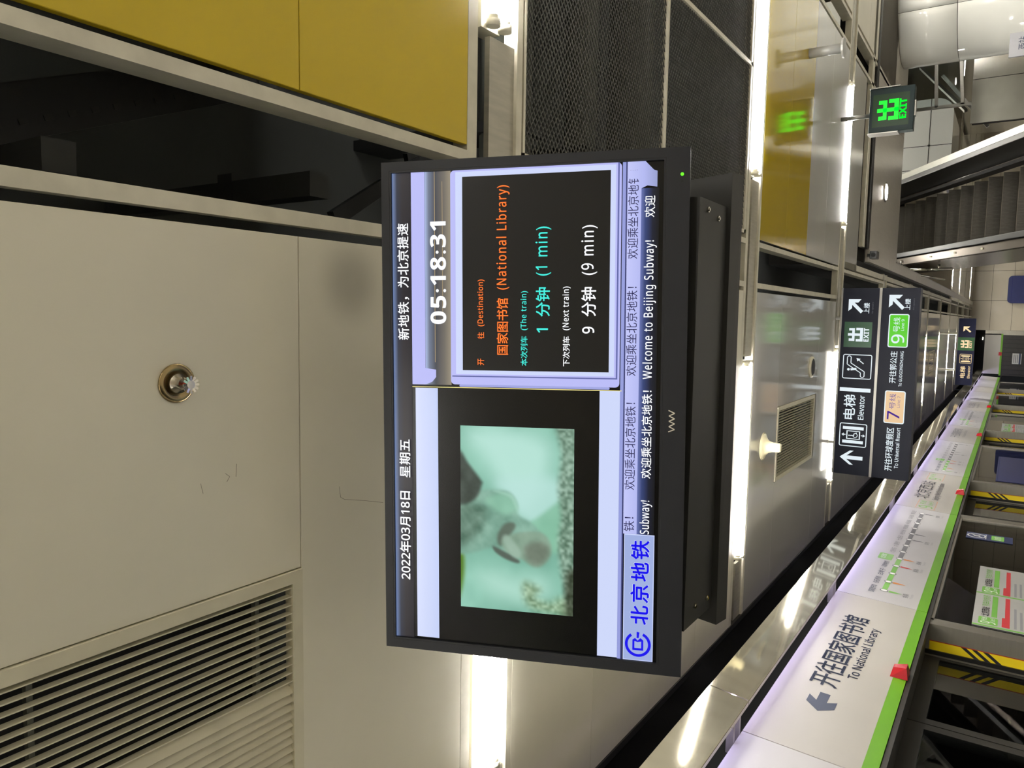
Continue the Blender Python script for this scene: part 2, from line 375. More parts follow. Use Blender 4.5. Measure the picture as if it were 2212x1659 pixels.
# dark double trim along the left edge of the ceiling
bar(-1.885, -1.862, YB, YE, H - 0.004, H + 0.05, M_DARK, 'edge_trim')
bar(-1.93, -1.905, YB, YE, H + 0.02, H + 0.06, M_DARK, 'edge_trim')

# open mesh bay to the right of the display
mx0, mx1, my0, my1 = 0.49, 2.29, 2.04, 4.40
for a, b, c, d in ((mx0, mx1, my0, my0 + 0.012), (mx0, mx1, my1 - 0.03, my1), (mx0, mx0 + 0.02, my0, my1), (mx1 - 0.02, mx1, my0, my1), (mx0, mx1, 3.165, 3.185), (1.415, 1.435, 3.185, my1)):
    bar(a, b, c, d, H, H + 0.022, M_BAR, 'mesh_frame_bar')
def mesh_panel(x0, x1, y0, y1):
    mb = MB(); px, py = 0.032, 0.024; sl = py / px        # diamonds
    z = H + 0.012; w = 0.0019
    def clip(c, sg):
        pts = []
        for x in (x0, x1):
            y = c + sg * sl * x
            if y0 <= y <= y1: pts.append((x, y))
        for y in (y0, y1):
            x = (y - c) / (sg * sl)
            if x0 < x < x1: pts.append((x, y))
        return pts
    for sg in (1, -1):
        lo = min(y - sg * sl * x for x in (x0, x1) for y in (y0, y1)); hi = max(y - sg * sl * x for x in (x0, x1) for y in (y0, y1))
        c = lo + 0.003
        while c < hi:
            p = clip(c, sg)
            if len(p) >= 2 and (Vector(p[0]) - Vector(p[1])).length > 0.01:
                mb.bar((p[0][0], p[0][1], z + sg * 0.0012), (p[1][0], p[1][1], z + sg * 0.0012), w, 0.004)
            c += py
    o = mb.obj('expanded_mesh', M_WIRE, ceil); o['kind'] = 'stuff'; return o
mesh_panel(mx0 + 0.02, mx1 - 0.02, my0 + 0.012, 3.165)
mesh_panel(mx0 + 0.02, 1.415, 3.185, my1 - 0.03); mesh_panel(1.435, mx1 - 0.02, 3.185, my1 - 0.03)

# things in the dark space above the slots
def prop(o, label, cat, group=None): return tag(o, label, cat, group)
t = empty('cable_tray', (0.46, 0.92, H + 0.42))
tr = MB(); d = Vector((0.23, 0.60, 0.0)); L = d.length; ux = d.normalized(); nx = Vector((ux.y, -ux.x, 0))
A = Vector((-0.30, -0.78, 0)); B = Vector((0.24, 0.62, 0))
tr.bar(A, B, 0.11, 0.012).bar(A + nx * 0.055 + Vector((0, 0, .03)), B + nx * 0.055 + Vector((0, 0, .03)), 0.006, 0.06)
tr.obj('tray_body', M_TRAY, t)
sl = MB()
for k in range(28):
    P = A + (B - A) * ((k + 0.5) / 28) - nx * 0.02 + Vector((0, 0, -0.0075)); sl.bar(P - ux * 0.009, P + ux * 0.009, 0.012, 0.003)
sl.obj('punched_slots', M_POST, t)['kind'] = 'stuff'
tag(t, 'black perforated cable tray crossing the dark ceiling slot', 'cable tray')
for (x, y, nm, lab) in ((0.27, 0.70, 'hanger_post', 'grey steel hanger post above the ceiling slot at the picture edge'), (0.31, 1.31, 'hanger_post', 'grey steel hanger post above the ceiling slot beside the display')):
    t = empty(nm, (x, y, H + 0.12)); MB().box(-0.03, 0.03, -0.03, 0.03, 0, 0.93).obj('post', M_POST, t)
    MB().box(-0.05, 0.05, -0.032, -0.030, 0.30, 0.36).obj('clamp_plate', M_TRAY, t); tag(t, lab, 'post', 'hanger posts in the ceiling slot')
t = empty('diagonal_brace', (0.42, 1.62, H + 0.3)); MB().bar((-0.16, -0.1, 0), (0.12, 0.5, 0.2), 0.045, 0.02).obj('brace_bar', M_TRAY, t)
MB().bar((0.1, 0.44, 0.2), (0.14, 0.56, 0.2), 0.08, 0.02).obj('brace_plate', M_TRAY, t); tag(t, 'dark diagonal brace above the ceiling slot near the display corner', 'brace')
for k, (y, r, zz) in enumerate(((2.45, 0.10, 0.35), (2.95, 0.07, 0.30), (3.75, 0.12, 0.45))):
    t = empty('ceiling_pipe', (0, y, H + zz)); MB().tube((0.3, 0, 0), (4.0, 0, 0), r).obj('pipe_body', M_DUCT, t, smooth=True)
    for xx in (0.7, 2.0): MB().box(xx - 0.02, xx + 0.02, -r - 0.01, r + 0.01, -r - 0.01, 1.05 - zz).obj('pipe_hanger', M_TRAY, t)
    tag(t, ('thick round pipe behind the mesh bay, nearest the display top', 'thin round pipe in the middle behind the mesh bay', 'widest round pipe behind the mesh bay, farthest away')[k], 'pipe', 'pipes above the mesh bay')

# ------------------------------------------------------------------ left: lit header and platform screen doors
PITCH = 4.87
wall_l = struct(MB().box(-2.42, -2.40, YB, YE, 0.34, H + 1.0).box(-2.40, -1.80, YB, YE, H + 0.5, H + 0.52).obj('wall_left', M_BLACK), 'platform screen door wall with a lit white header band')
hdr_tilt = 0.048
narrow = [(3.12 + PITCH * k, 5.16 + PITCH * k) for k in range(-2, 6)]
wide = [(5.16 + PITCH * k, 3.12 + PITCH * (k + 1)) for k in range(-2, 5)]
def header(y0, y1, hm=M_HDR):
    z0, z1 = -0.52, 0.0; o = empty('header_panel', (-1.75, y0, 0.861), (hdr_tilt, 0, PI / 2), wall_l)
    w = y1 - y0 - 0.006
    body = MB().box(0, w, 0, 0.03, z0 + 0.058, z1).obj('panel_face', hm, o)
    MB().box(0, w, -0.0005, 0.03, z0, z0 + 0.058).obj('green_band', M_GREEN, o)
    return o, w
def hx(y, y0): return y - y0
hdrs = {}
for k, (a, b) in enumerate(narrow): hdrs[('n', k - 2)] = header(a, b) + (a,)
for k, (a, b) in enumerate(wide): hdrs[('w', k - 2)] = header(a, b, M_HDR2) + (a,)
ZT = 0.861
# direction panel nearest the display
o, w, a = hdrs[('n', 0)]
def hz(z): return z - ZT
flat('arrow_print', [[(3.50 - a, hz(.636)), (3.567 - a, hz(.70)), (3.64 - a, hz(.70)), (3.60 - a, hz(.662)), (3.69 - a, hz(.662)), (3.69 - a, hz(.616)), (3.60 - a, hz(.616)), (3.63 - a, hz(.575)), (3.555 - a, hz(.575))]], M_INK, o)
text('开往国家图书馆', 3.765 - a, 4.785 - a, hz(.604), hz(.742), M_INK, o, bold=0.012)
text('To National Library', 3.925 - a, 4.66 - a, hz(.524), hz(.588), M_INK, o, bold=0.014)
for k in (-1,):
    o, w, a = hdrs[('n', k)]
    text('9号线', 0.25, 0.60, -0.34, -0.22, M_INKGR, o); text('北京西站', 0.75, 1.65, -0.31, -0.17, M_INKG, o)
o, w, a = hdrs[('w', -1)]
text('开往郭公庄', 1.0, 2.0, -0.26, -0.13, M_INKG, o); text('To GUOGONGZHUANG', 1.1, 1.9, -0.34, -0.29, M_INKG, o)
def route_map(o, w, flip=False):
    zl = -0.25
    n = 13; xs = [0.22 + (w - 0.42) * i / (n - 1) for i in range(n)]
    cut = 4
    flat('route_line_green', [rect(xs[0], xs[cut], zl - 0.016, zl + 0.016)], M_INKGR, o, 1)
    flat('route_line_grey', [rect(xs[cut], xs[-1], zl - 0.016, zl + 0.016)], M_INKG, o, 1)
    flat('station_rings', [disc(x, zl, 0.026, 16) for x in xs], M_INKG, o, 2); flat('station_dots', [disc(x, zl, 0.019, 16) for x in xs], M_INKW, o, 3)
    for i, mt in ((0, M_INKGR), (1, M_INKOR), (3, M_INKRED), (4, M_INKOR), (7, M_INKG), (8, M_INKG), (12, M_INKG)):
        flat('transfer_mark', [[(xs[i] - 0.018, zl - 0.028), (xs[i] + 0.018, zl - 0.028), (xs[i] + 0.012, zl - 0.07), (xs[i] - 0.002, zl - 0.105), (xs[i] - 0.014, zl - 0.07)]], mt, o, 2)
    flat('current_station_badge', [rrect(xs[cut] - 0.09, xs[cut] + 0.07, zl + 0.045, zl + 0.14, 0.012)], M_INKGR, o, 1)
    text('北京西站', xs[cut] - 0.07, xs[cut] + 0.05, zl + 0.09, zl + 0.125, M_INKW, o, 2)
    names = ['国家图书馆', '白石桥南', '白堆子', '军事博物馆', '', '六里桥东', '六里桥', '七里庄', '丰台东大街', '丰台南路', '科怡路', '丰台科技园', '郭公庄']
    for i, nm in enumerate(names):
        if nm: text(nm, xs[i] - 0.080, xs[i] + 0.070, zl + 0.05, zl + 0.088, M_INK if i < 5 else M_INKG, o, 2)
    for i in (0, 3, 4, 7, 12):
        text('换乘', xs[i] - 0.05, xs[i] + 0.03, zl - 0.145, zl - 0.11, M_INKG, o, 2); text('Transfer', xs[i] - 0.05, xs[i] + 0.05, zl - 0.17, zl - 0.153, M_INKL, o, 2)
for k in (0, 1, 2): route_map(*hdrs[('w', k)][:2])
def station_print(o):
    flat('line_box', frame_rr(0.02, 0.42, -0.33, -0.17, 0.006, 0.004), M_INKOR, o, 1)
    text('9', 0.06, 0.16, -0.31, -0.19, M_INKGR, o); text('号线', 0.2, 0.38, -0.24, -0.19, M_INKGR, o); text('Line 9', 0.2, 0.38, -0.3, -0.26, M_INKGR, o)
    text('北京西站', 0.48, 1.44, -0.24, -0.10, M_INKG, o, bold=0.004); text('Beijing West Railway Station', 0.5, 1.42, -0.34, -0.27, M_INKG, o, bold=0.004)
    flat('line_box', frame_rr(1.54, 1.98, -0.29, -0.13, 0.006, 0.004), M_INKOR, o, 1)
    text('9', 1.58, 1.68, -0.27, -0.15, M_INKGR, o); text('号线', 1.72, 1.92, -0.2, -0.15, M_INKGR, o)
station_print(hdrs[('n', 1)][0])
for k, s_ in ((2, '开往国家图书馆'), (3, '北京西站')):
    o, w, a = hdrs[('n', k)]; text(s_, 0.5, 1.6, -0.24, -0.11, M_INKG, o); text('To National Library' if k == 2 else 'Beijing West', 0.6, 1.5, -0.32, -0.27, M_INKG, o)
# lamp strip hidden behind the steel fascia lights the header from above
led = MB().box(-1.715, -1.69, -2.2, YE, 0.955, 0.965).obj('header_led_strip', M_LED)
MB().box(-1.76, -1.665, -2.2, YE, 0.966, 0.980).obj('led_shield', M_DARK, led).location = (0, 0, 0)  # added shield, keeps the lamp strip's light off the ceiling edge
tag(led, 'violet white lamp strip above the header panels behind the steel fascia', 'lamp strip')
# polished steel fascia above the header
fas = struct(MB().box(-1.70, -1.66, YB, YE, 1.035, 1.055).obj('trim_1', M_DARK), 'polished stainless fascia above the platform door header')
for k in range(-2, 6):
    ya, yb = 3.175 + 4.92 * k, 3.175 + 4.92 * (k + 1); yb = min(yb, YE)
    ya += 0.004; yb -= 0.004
    MB().hexa([(-1.645, ya, 0.858), (-1.64, ya, 0.856), (-1.64, yb, 0.856), (-1.645, yb, 0.858), (-1.63, ya, 1.030), (-1.62, ya, 1.030), (-1.62, yb, 1.030), (-1.63, yb, 1.030)]).obj('fascia_panel', M_STEELP, fas)
    MB().box(-1.662, -1.645, ya, yb, 0.856, 0.861).obj('fascia_lip', M_STEELP, fas)
for y in [3.12 + PITCH * k for k in range(-1, 6)] + [5.16 + PITCH * k for k in range(-1, 5)]:
    MB().bar((-1.66, y - 0.03, 0.88), (-1.80, y - 0.03, 0.88), 0.02, 0.03).bar((-1.66, y - 0.11, 0.88), (-1.80, y - 0.11, 0.88), 0.02, 0.03).obj('fascia_bracket', M_ALU, fas)
struct(MB().box(-2.30, -1.78, YB, YE, 0.860, 0.870).obj('gap_backing', M_BLACK), 'black sheet added to darken the gap above the header band')  # black sheet put in so the gap above the header looks dark
# underside and ledge below the header
led2 = struct(MB().box(-1.83, -1.781, YB, YE, 0.318, 0.339).box(-2.25, -1.84, YB, YE, 0.33, 0.345).obj('trim_3', M_DARK), 'dark ledge under the green header stripe')

# red door lamps on the header
for k in range(-1, 4):
    yl = 4.145 + PITCH * k
    mb = MB(); x = -1.772
    mb.v = [(x, yl - 0.055, 0.335), (x, yl + 0.055, 0.335), (x, yl + 0.055, 0.415), (x, yl - 0.055, 0.415), (x + 0.05, yl - 0.03, 0.345), (x + 0.05, yl + 0.03, 0.345), (x + 0.038, yl + 0.02, 0.405), (x + 0.038, yl - 0.02, 0.405)]
    mb.f = [(0, 1, 2, 3), (4, 5, 6, 7), (0, 1, 5, 4), (1, 2, 6, 5), (2, 3, 7, 6), (3, 0, 4, 7)]
    o = mb.obj('door_lamp', pm('red_lamp_cover', (166, 28, 36), 0.2, 0, 0.04, 10))
    tag(o, ['red wedge lamp on the header behind the photographer', 'red wedge lamp on the green stripe nearest the camera', 'red wedge lamp below the station name panel', 'third red wedge lamp along the green stripe', 'fourth and tiniest red wedge lamp along the green stripe'][k + 1], 'lamp', 'red door lamps')

# doors: recessed leaves between returns with warning strips, fixed glass panes between them
FLOORZ = -1.7
for k in range(-1, 5):
    yc0, yc1 = 3.24 + PITCH * k, 5.02 + PITCH * k
    d_ = struct(empty('door_%d' % (k + 2), (0, 0, 0)), 'sliding glass screen door number %d from behind the camera' % (k + 2))
    xg = -1.985
    for s_, (ya, yb) in enumerate(((yc0 - 0.05, (yc0 + yc1) / 2 - 0.004), ((yc0 + yc1) / 2 + 0.004, yc1 + 0.05))):
        leaf = MB().box(xg - 0.02, xg, ya, ya + 0.055, FLOORZ, 0.33).box(xg - 0.02, xg, yb - 0.055, yb, FLOORZ, 0.33).box(xg - 0.02, xg, ya + .055, yb - .055, 0.25, 0.33).box(xg - 0.02, xg, ya + .055, yb - .055, FLOORZ, FLOORZ + 0.12).obj('door_leaf', M_DARK, d_)
        leaf.location = (0, 0, 0)
        MB().box(xg - 0.012, xg - 0.002, ya + 0.05, yb - 0.05, FLOORZ + 0.1, 0.26).obj('glass_pane', M_GLASS, leaf).location = (0, 0, 0)
    # returns (both jambs), the far one faces the camera
    for yy, sg in ((yc1, 1), (yc0, -1)):
        j = MB().box(-1.985, -1.79, min(yy, yy + sg * 0.075), max(yy, yy + sg * 0.075), FLOORZ, 0.33).obj('door_jamb', M_ALU, d_)
        if sg == 1:
            fr = empty('warning_strip', (-1.925, yy, 0), (0, 0, 0), d_)
            flat('strip_field', [rect(-0.036, 0.032, FLOORZ, 0.31)], M_WARN, fr, 2)
            flat('strip_edge', [rect(-0.041, -0.036, FLOORZ, 0.31), rect(0.032, 0.037, FLOORZ, 0.31)], M_WRED, fr, 2)
            st = []
            for g in range(3):
                for q in range(3):
                    zz = 0.15 - g * 0.62 - q * 0.055; st.append([(0.032, zz), (0.032, zz - 0.028), (-0.036, zz - 0.118), (-0.036, zz - 0.09)])
            flat('strip_slashes', st, M_INKBK, fr, 3)
    MB().box(-1.97, -1.945, yc1 - 0.012, yc1, FLOORZ, 0.33).obj('rubber_seal', M_RUBB, d_)
for k in range(-1, 5):
    y0, y1 = 5.095 + PITCH * k, 3.165 + PITCH * (k + 1)
    if y1 > YE: y1 = YE
    wdw = struct(empty('window_%d' % (k + 2), (0, 0, 0)), 'fixed glass screen pane number %d from behind the camera' % (k + 2))
    fr = MB().box(-1.83, -1.79, y0, y0 + 0.03, FLOORZ, 0.33).box(-1.83, -1.79, y1 - 0.05, y1, FLOORZ, 0.33).box(-1.83, -1.79, y0, y1, FLOORZ, FLOORZ + 0.15).box(-1.83, -1.79, y0, y1, 0.30, 0.33)
    fr.obj('pane_frame', M_ALU, wdw)
    MB().box(-1.815, -1.803, y0 + 0.03, y1 - 0.05, FLOORZ + 0.14, 0.31).obj('glass_pane', M_GLASS, wdw)
# posters and stickers on the fixed panes
def poster_pair(y0, y1, z1, zb, lab):
    p = empty('notice_poster', (-1.797, y0, z1), (0, 0, PI / 2)); w = y1 - y0; h = z1 - zb
    MB().box(0, w, 0, 0.004, -h, 0).obj('sheet', M_PAPER, p)
    flat('green_margin', [rect(0, 0.022, -h, 0)], M_INKGR, p, 1); flat('green_margin', [rect(w / 2 - 0.012, w / 2 + 0.01, -h, 0)], M_INKGR, p, 1)
    for b_ in (0.04, w / 2 + 0.02):
        e = b_ + w / 2 - 0.08
        flat('line_badge', [rrect(b_, b_ + 0.13, -0.13, -0.03, 0.012)], M_INKGR, p, 1)
        text('9', b_ + 0.015, b_ + 0.05, -0.12, -0.04, M_INKW, p, 2); text('号线', b_ + 0.06, b_ + 0.12, -0.075, -0.045, M_INKW, p, 2); text('Line 9', b_ + 0.06, b_ + 0.12, -0.115, -0.09, M_INKW, p, 2)
        text('北京西站', b_ + 0.15, b_ + 0.32, -0.085, -0.04, M_INKBK, p, 2, bold=0.01); text('列车时刻表', b_ + 0.34, e, -0.085, -0.04, M_INKGR, p, 2)
        flat('green_bar', [rect(b_ + 0.15, e, -0.125, -0.095)], M_INKGR, p, 1)
        flat('red_bar', [rect(b_, e, -0.19, -0.165)], M_INKRED, p, 1)
        flat('red_tab', [rrect(b_, b_ + 0.17, -0.175, -0.15, 0.008)], M_INKRED, p, 2)
        flat('print_lines', [rect(b_ + 0.01, b_ + 0.01 + (e - b_) * random.uniform(0.5, 0.98), -0.225 - 0.03 * q, -0.212 - 0.03 * q) for q in range(10)], M_INKL, p, 1)
    tag(p, lab, 'poster')
poster_pair(5.19, 6.49, 0.108, -0.75, 'white and green timetable poster on the nearest fixed glass pane')
poster_pair(5.19 + 2 * PITCH, 6.4 + 2 * PITCH, 0.10, -0.75, 'small white and green poster on a distant fixed glass pane')
t = empty('safety_sticker', (-1.797, 7.27, 0.24), (0, 0, PI / 2))
MB().box(0.03, 0.24, 0, 0.003, -0.33, 0).obj('sticker_sheet', pm('blue_sticker', (44, 54, 92), 0.35, 0, 0.05, 8), t)
flat('round_pictogram', [p for p in ring_strip(disc(0.135, -0.075, 0.07), disc(0.135, -0.075, 0.058))] + [stroke((0.09, -0.12), (0.18, -0.03), 0.012), rect(0.115, 0.155, -0.10, -0.055)], M_INKW, t, 1)
flat('caption_bar', [rect(0.06, 0.21, -0.145, -0.138)], M_INKW, t, 1)
flat('green_label', [rrect(0.06, 0.21, -0.27, -0.18, 0.01)], M_INKGR, t, 1); text('请勿倚靠', 0.075, 0.195, -0.25, -0.20, M_INKW, t, 2)
tag(t, 'narrow blue no leaning sticker with round pictogram on the glass', 'sticker')
t = empty('navy_poster', (-1.797, 5.3 + PITCH, 0.085), (0, 0, PI / 2)); MB().box(0, 1.9, 0, 0.004, -1.1, 0).obj('navy_sheet', M_NAVY, t)
flat('sheet_hem', [rect(0.02, 1.88, -0.02, -0.012)], M_SIGNB, t, 1); tag(t, 'plain navy blue sheet on the second fixed glass pane', 'poster')

# ------------------------------------------------------------------ far end wall
we = struct(MB().box(-0.25, 8.0, YE, YE + 0.1, -1.7, 5.0).obj('wall_end', M_BLACK), 'beige tiled wall closing the platform far away')
for i in range(8):
    for j in range(6):
        x0 = -0.245 + 1.02 * i; z0 = -1.7 + 0.62 * j
        MB().box(x0, x0 + 1.01, YE - 0.02, YE, z0, min(z0 + 0.612, 2.3)).obj('wall_tile', M_WALL, we)
struct(MB().box(-2.4, -0.25, YE + 0.5, YE + 0.6, 0.87, H + 1.0).obj('wall_end_recess', M_BLACK), 'black recess above the end gate')
g = struct(empty('door_7', (0, 0, 0)), 'end gate closing the platform beside the tunnel')
box('gate_header', M_HDR, -1.75, -0.36, YE - 0.05, YE, 0.41, 0.88, g).location = (0, 0, 0)
box('green_band', M_GREEN, -1.8, -0.36, YE - 0.052, YE, 0.355, 0.41, g)
box('gate_leaf', M_ESC, -1.80, -0.40, YE - 0.03, YE, -1.7, 0.355, g)
box('gate_frame', M_ALU, -0.40, -0.25, YE - 0.05, YE, -1.7, 0.88, g)
for k in range(9): box('gate_bar', M_TRAY, -1.75 + 0.15 * k, -1.73 + 0.15 * k, YE - 0.06, YE - 0.03, -1.7, 0.33, g)
for ch in g.children: ch.location = (0, 0, 0)
t = empty('gate_lamp', (-1.05, YE - 0.06, 0.40)); MB().box(-0.06, 0.06, -0.04, 0.03, -0.04, 0.05).obj('lamp_cover', MATS['red_lamp_cover'], t)
MB().box(-0.05, 0.05, 0.0, 0.02, 0.05, 0.06).obj('lamp_base', M_ALU, t); tag(t, 'red lamp on the header of the far end gate', 'lamp')
t = empty('gate_notice', (-1.2, YE - 0.065, 0.05)); MB().box(-0.18, 0.18, 0, 0.004, -0.26, 0).obj('sheet', M_PAPER, t)
flat('print_lines', [rect(-0.14, 0.14, -0.06 - 0.05 * q, -0.04 - 0.05 * q) for q in range(3)], M_INKG, t, 1); flat('blue_band', [rect(-0.18, 0.18, -0.24, -0.19)], M_INK, t, 1)
tag(t, 'white paper notice stuck on the dark end gate', 'notice')
t = empty('spot_lamp', (-0.55, YE + 0.43, 1.02)); MB().lathe([(0.02, 0.05), (0.06, 0.02), (0.07, -0.05)]).obj('lamp_body', M_DARK, t); MB().lathe([(0.055, -0.052), (0.05, -0.07)]).obj('bulb', em('spot_bulb', (255, 248, 225), 8), t)
tag(t, 'tiny bright spot lamp in the black recess above the end gate', 'lamp')
t = empty('covered_board', (1.13, YE - 0.24, -0.5)); mb = MB(); mb.prism(rrect(-0.45, 0.47, -0.75, 0.82, 0.12), -0.08, 0.08); mb.obj('blue_cover', M_NAVY, t)
flat('tape_mark', [rect(-0.4, 0.42, 0.70, 0.72)], M_SIGNB, t, 140); MB().box(-0.3, 0.3, 0, 0.12, -1.2, -0.75).obj('stand_post', M_ALU, t)
tag(t, 'board wrapped in navy blue plastic before the far wall', 'board')

# ------------------------------------------------------------------ escalator opening
sof = struct(MB().box(0.74, 8.0, 8.66, ESC_Y0 + 0.02, H + 0.03, H + 0.4).obj('soffit', M_DARK), 'stainless soffit in front of the escalator opening')
for k in range(4):
    x0 = 0.74 + 1.55 * k; MB().box(x0, x0 + 1.546, 8.67, ESC_Y0 + 0.03, H, H + 0.03).obj('soffit_sheet', M_SOFF, sof)
MB().box(0.74, 7.0, 8.28, 8.40, H, H + 0.04).obj('soffit_edge', M_BAR, sof)
MB().box(0.74, 7.0, 8.52, 8.62, H - 0.01, H + 0.05).obj('soffit_gutter', M_DARK, sof)
blk = struct(MB().box(0.60, 0.74, 8.60, YE, H + 0.03, H + 1.0).obj('bulkhead', M_DARK), 'long stainless bulkhead edging the ceiling beside the escalator opening')
k = 0; y = 8.66
while y < YE:
    MB().box(0.615, 0.735, y, min(y + 1.48, YE), H - 0.01, H + 0.05).obj('bulkhead_sheet', M_SOFF, blk); y += 1.486
MB().box(0.480, 0.535, 7.42, YE, H, H + 0.04).obj('bulkhead_bar', M_BAR, blk); MB().box(0.540, 0.60, 7.42, YE, H + 0.03, H + 0.05).obj('bulkhead_slot', M_BLACK, blk)
MB().box(0.735, 0.75, ESC_Y0, ESC_Y1, H - 0.01, H + 1.2).obj('bulkhead_side', M_STEELR, blk)
for k, (dx, lab) in enumerate(((1.45, 'round recessed downlight glowing in the stainless soffit'), (3.55, 'unseen soffit downlight added beside the white column'), (4.75, 'unseen soffit downlight added beyond the white column'), (6.2, 'unseen soffit downlight added farthest to the right'))):  # only the first is visible; the rest are added to brighten the soffit
    t = empty('downlight', (dx, 9.54 if k != 1 else 9.05, H)); MB().lathe([(0.11, 0.0), (0.115, -0.008), (0.09, -0.012)]).obj('trim_ring', M_CHROME, t, smooth=True)
    MB().lathe([(0.088, -0.0125), (0.08, -0.016)]).obj('lens', em('downlight_lens', (255, 248, 236), 80.0), t); tag(t, lab, 'downlight', 'soffit downlights')
t = empty('security_camera', (0.68, 8.62, H - 0.02)); MB().box(-0.04, 0.04, -0.02, 0.12, -0.07, 0.0).obj('camera_body', M_RUBB, t, bevel=0.006)
MB().tube((0, -0.02, -0.035), (0, -0.035, -0.035), 0.022).obj('lens', M_BLACK, t); MB().box(-0.015, 0.015, 0.03, 0.06, 0, 0.03).obj('mount', M_DARK, t)
tag(t, 'small black security camera at the corner of the stainless soffit', 'camera')

esc = empty('escalator', (1.73, 10.1, -1.70)); tag(esc, 'escalator with dark grooved steps rising away beyond the exit sign', 'escalator')
T30 = math.tan(PI / 6)
def ez(y): return (y - 11.38) * T30                       # handrail line
st = MB()
st.prism([(0, 0), (0.0, -0.19), (0.02, -0.19)], 0, 1) if False else None
mb = MB(); wst = 0.505
mb.v = []; mb.f = []
prof = [(0.0, 0.0), (0.006, -0.09), (0.03, -0.195), (0.346, -0.195), (0.346, 0.0)]
n = len(prof)
for sx in (-wst, wst): mb.v += [(sx, p[0], p[1]) for p in prof]
mb.f = [tuple(range(n)), tuple(range(2 * n - 1, n - 1, -1))] + [(i, (i + 1) % n, n + (i + 1) % n, n + i) for i in range(n)]
step_me = mb.mesh(name='step'); step_me.materials.append(M_STEP)
gb = MB()
for q in range(50): gb.box(-wst + 0.02 + q * 0.0197, -wst + 0.028 + q * 0.0197, -0.008, 0.004, -0.18, -0.004)
groove_me = gb.mesh(name='cleats'); groove_me.materials.append(pm('step_cleat_metal', (92, 88, 80), 0.4, 0.5, 0.08, 20))
eb = MB().box(-wst + 0.005, wst - 0.005, -0.012, 0.012, -0.004, 0.003); edge_me = eb.mesh(name='nosing'); edge_me.materials.append(pm('step_nosing', (118, 110, 98), 0.4, 0.5, 0.08, 20))
for i in range(2, 30):
    s_ = link('step', step_me, None, esc, (0, 0.346 * i, 0.2 * i)); link('cleats', groove_me, None, s_); link('nosing', edge_me, None, s_)
E0 = Vector((1.73, 10.1, -1.70))
def along(x, y0, y1, dz0, dz1, w, name, mat, par=esc):
    za, zb = ez(y0), ez(y1)
    p = [(x - w / 2, y0, za + dz0), (x + w / 2, y0, za + dz0), (x + w / 2, y1, zb + dz0), (x - w / 2, y1, zb + dz0), (x - w / 2, y0, za + dz1), (x + w / 2, y0, za + dz1), (x + w / 2, y1, zb + dz1), (x - w / 2, y1, zb + dz1)]
    return MB().hexa([Vector(q) - E0 for q in p]).obj(name, mat, par)
for x, sg in ((1.115, -1), (2.345, 1)):
    b_ = along(x, 10.0, 20.0, -0.02, 0.0, 0.08, 'handrail', M_RUBB); bv = b_.modifiers.new('bevel', 'BEVEL'); bv.width = 0.009; bv.segments = 3
    along(x, 10.0, 20.0, -0.80, -0.02, 0.035, 'balustrade', M_ESC)
    along(x - sg * 0.06, 10.0, 20.0, -1.0, -0.78, 0.05, 'skirt', M_ESC)
    along(x + sg * 0.09, 10.0, 20.0, -0.16, -0.07, 0.13, 'deck_cladding', M_ESCS if sg < 0 else M_STEELR)
    along(x + sg * 0.15, 10.0, 20.0, -1.55, -0.14, 0.03, 'side_cladding', M_ESCS)
for y in (11.1, 12.35, 12.97, 13.6, 14.8):
    q = MB().box(-0.012, 0.012, -0.06, 0.06, -0.06, 0.03).obj('side_light', em('side_light_lens', (235, 226, 190), 0.75), esc, Vector((1.018, y, ez(y) - 0.11)) - E0)
# rail frame beside the opening
t = empty('guard_rail', (0.80, 14.0, 0.9)); gr = MB()
gr.tube((0.05, 0.0, 0.0), (0.05, 0.0, 0.62), 0.022).obj('rail_post', M_CHROME, t, smooth=True)
MB().tube((0.05, -1.1, 0.62), (0.05, 0.6, 0.62), 0.02).obj('rail_tube', M_CHROME, t, smooth=True); MB().tube((-0.06, -1.1, 0.55), (-0.06, 1.2, 0.2), 0.018).obj('rail_tube', M_CHROME, t, smooth=True)
MB().tube((0.05, -1.0, 0.62), (0.13, -1.0, 0.62), 0.02).obj('rail_arm', M_CHROME, t, smooth=True); MB().tube((0.05, 0.0, 0.2), (0.13, 0.0, 0.2), 0.02).obj('rail_arm', M_CHROME, t, smooth=True)
tag(t, 'thin chrome guard rail frame beside the escalator flank', 'rail')

# big white column on the right
t = empty('round_column', (3.75, 10.3, -1.7)); R = 0.725
segz = [0.0, 1.0, 2.45, 3.03]
for a, b in zip(segz[:-1], segz[1:]):
    for q in range(4):
        mb = MB(); n = 14; a0 = 2 * PI * q / 4 - 2.04 + 0.003; a1 = 2 * PI * (q + 1) / 4 - 2.04 - 0.003
        for zz in (a + 0.003, b - 0.003):
            for i in range(n + 1):
                th = a0 + (a1 - a0) * i / n; mb.v.append((R * math.cos(th), R * math.sin(th), zz))
        for i in range(n): mb.f.append((i, i + 1, n + 2 + i, n + 1 + i))
        o = mb.obj('cladding_panel', M_WHITE, t, smooth=True); sd = o.modifiers.new('solid', 'SOLIDIFY'); sd.thickness = 0.01; sd.offset = 0
MB().lathe([(R - 0.03, 0.0), (R - 0.03, 3.2)]).obj('column_core', M_DARK, t); tag(t, 'large round column clad in glossy white panels at the right', 'column')
t = empty('column_plaque', (2.865, 9.96, 0.07), (0, 0, 0)); MB().box(-0.01, 0.24, 0, 0.03, -0.5, 0.19).obj('plate', pm('grey_plaque', (168, 168, 172), 0.35, 0.2, 0.04, 8), t)
text('西站', 0.06, 0.19, 0.03, 0.11, M_INK, t, 3); tag(t, 'grey plaque with dark characters on the white round column', 'plaque')
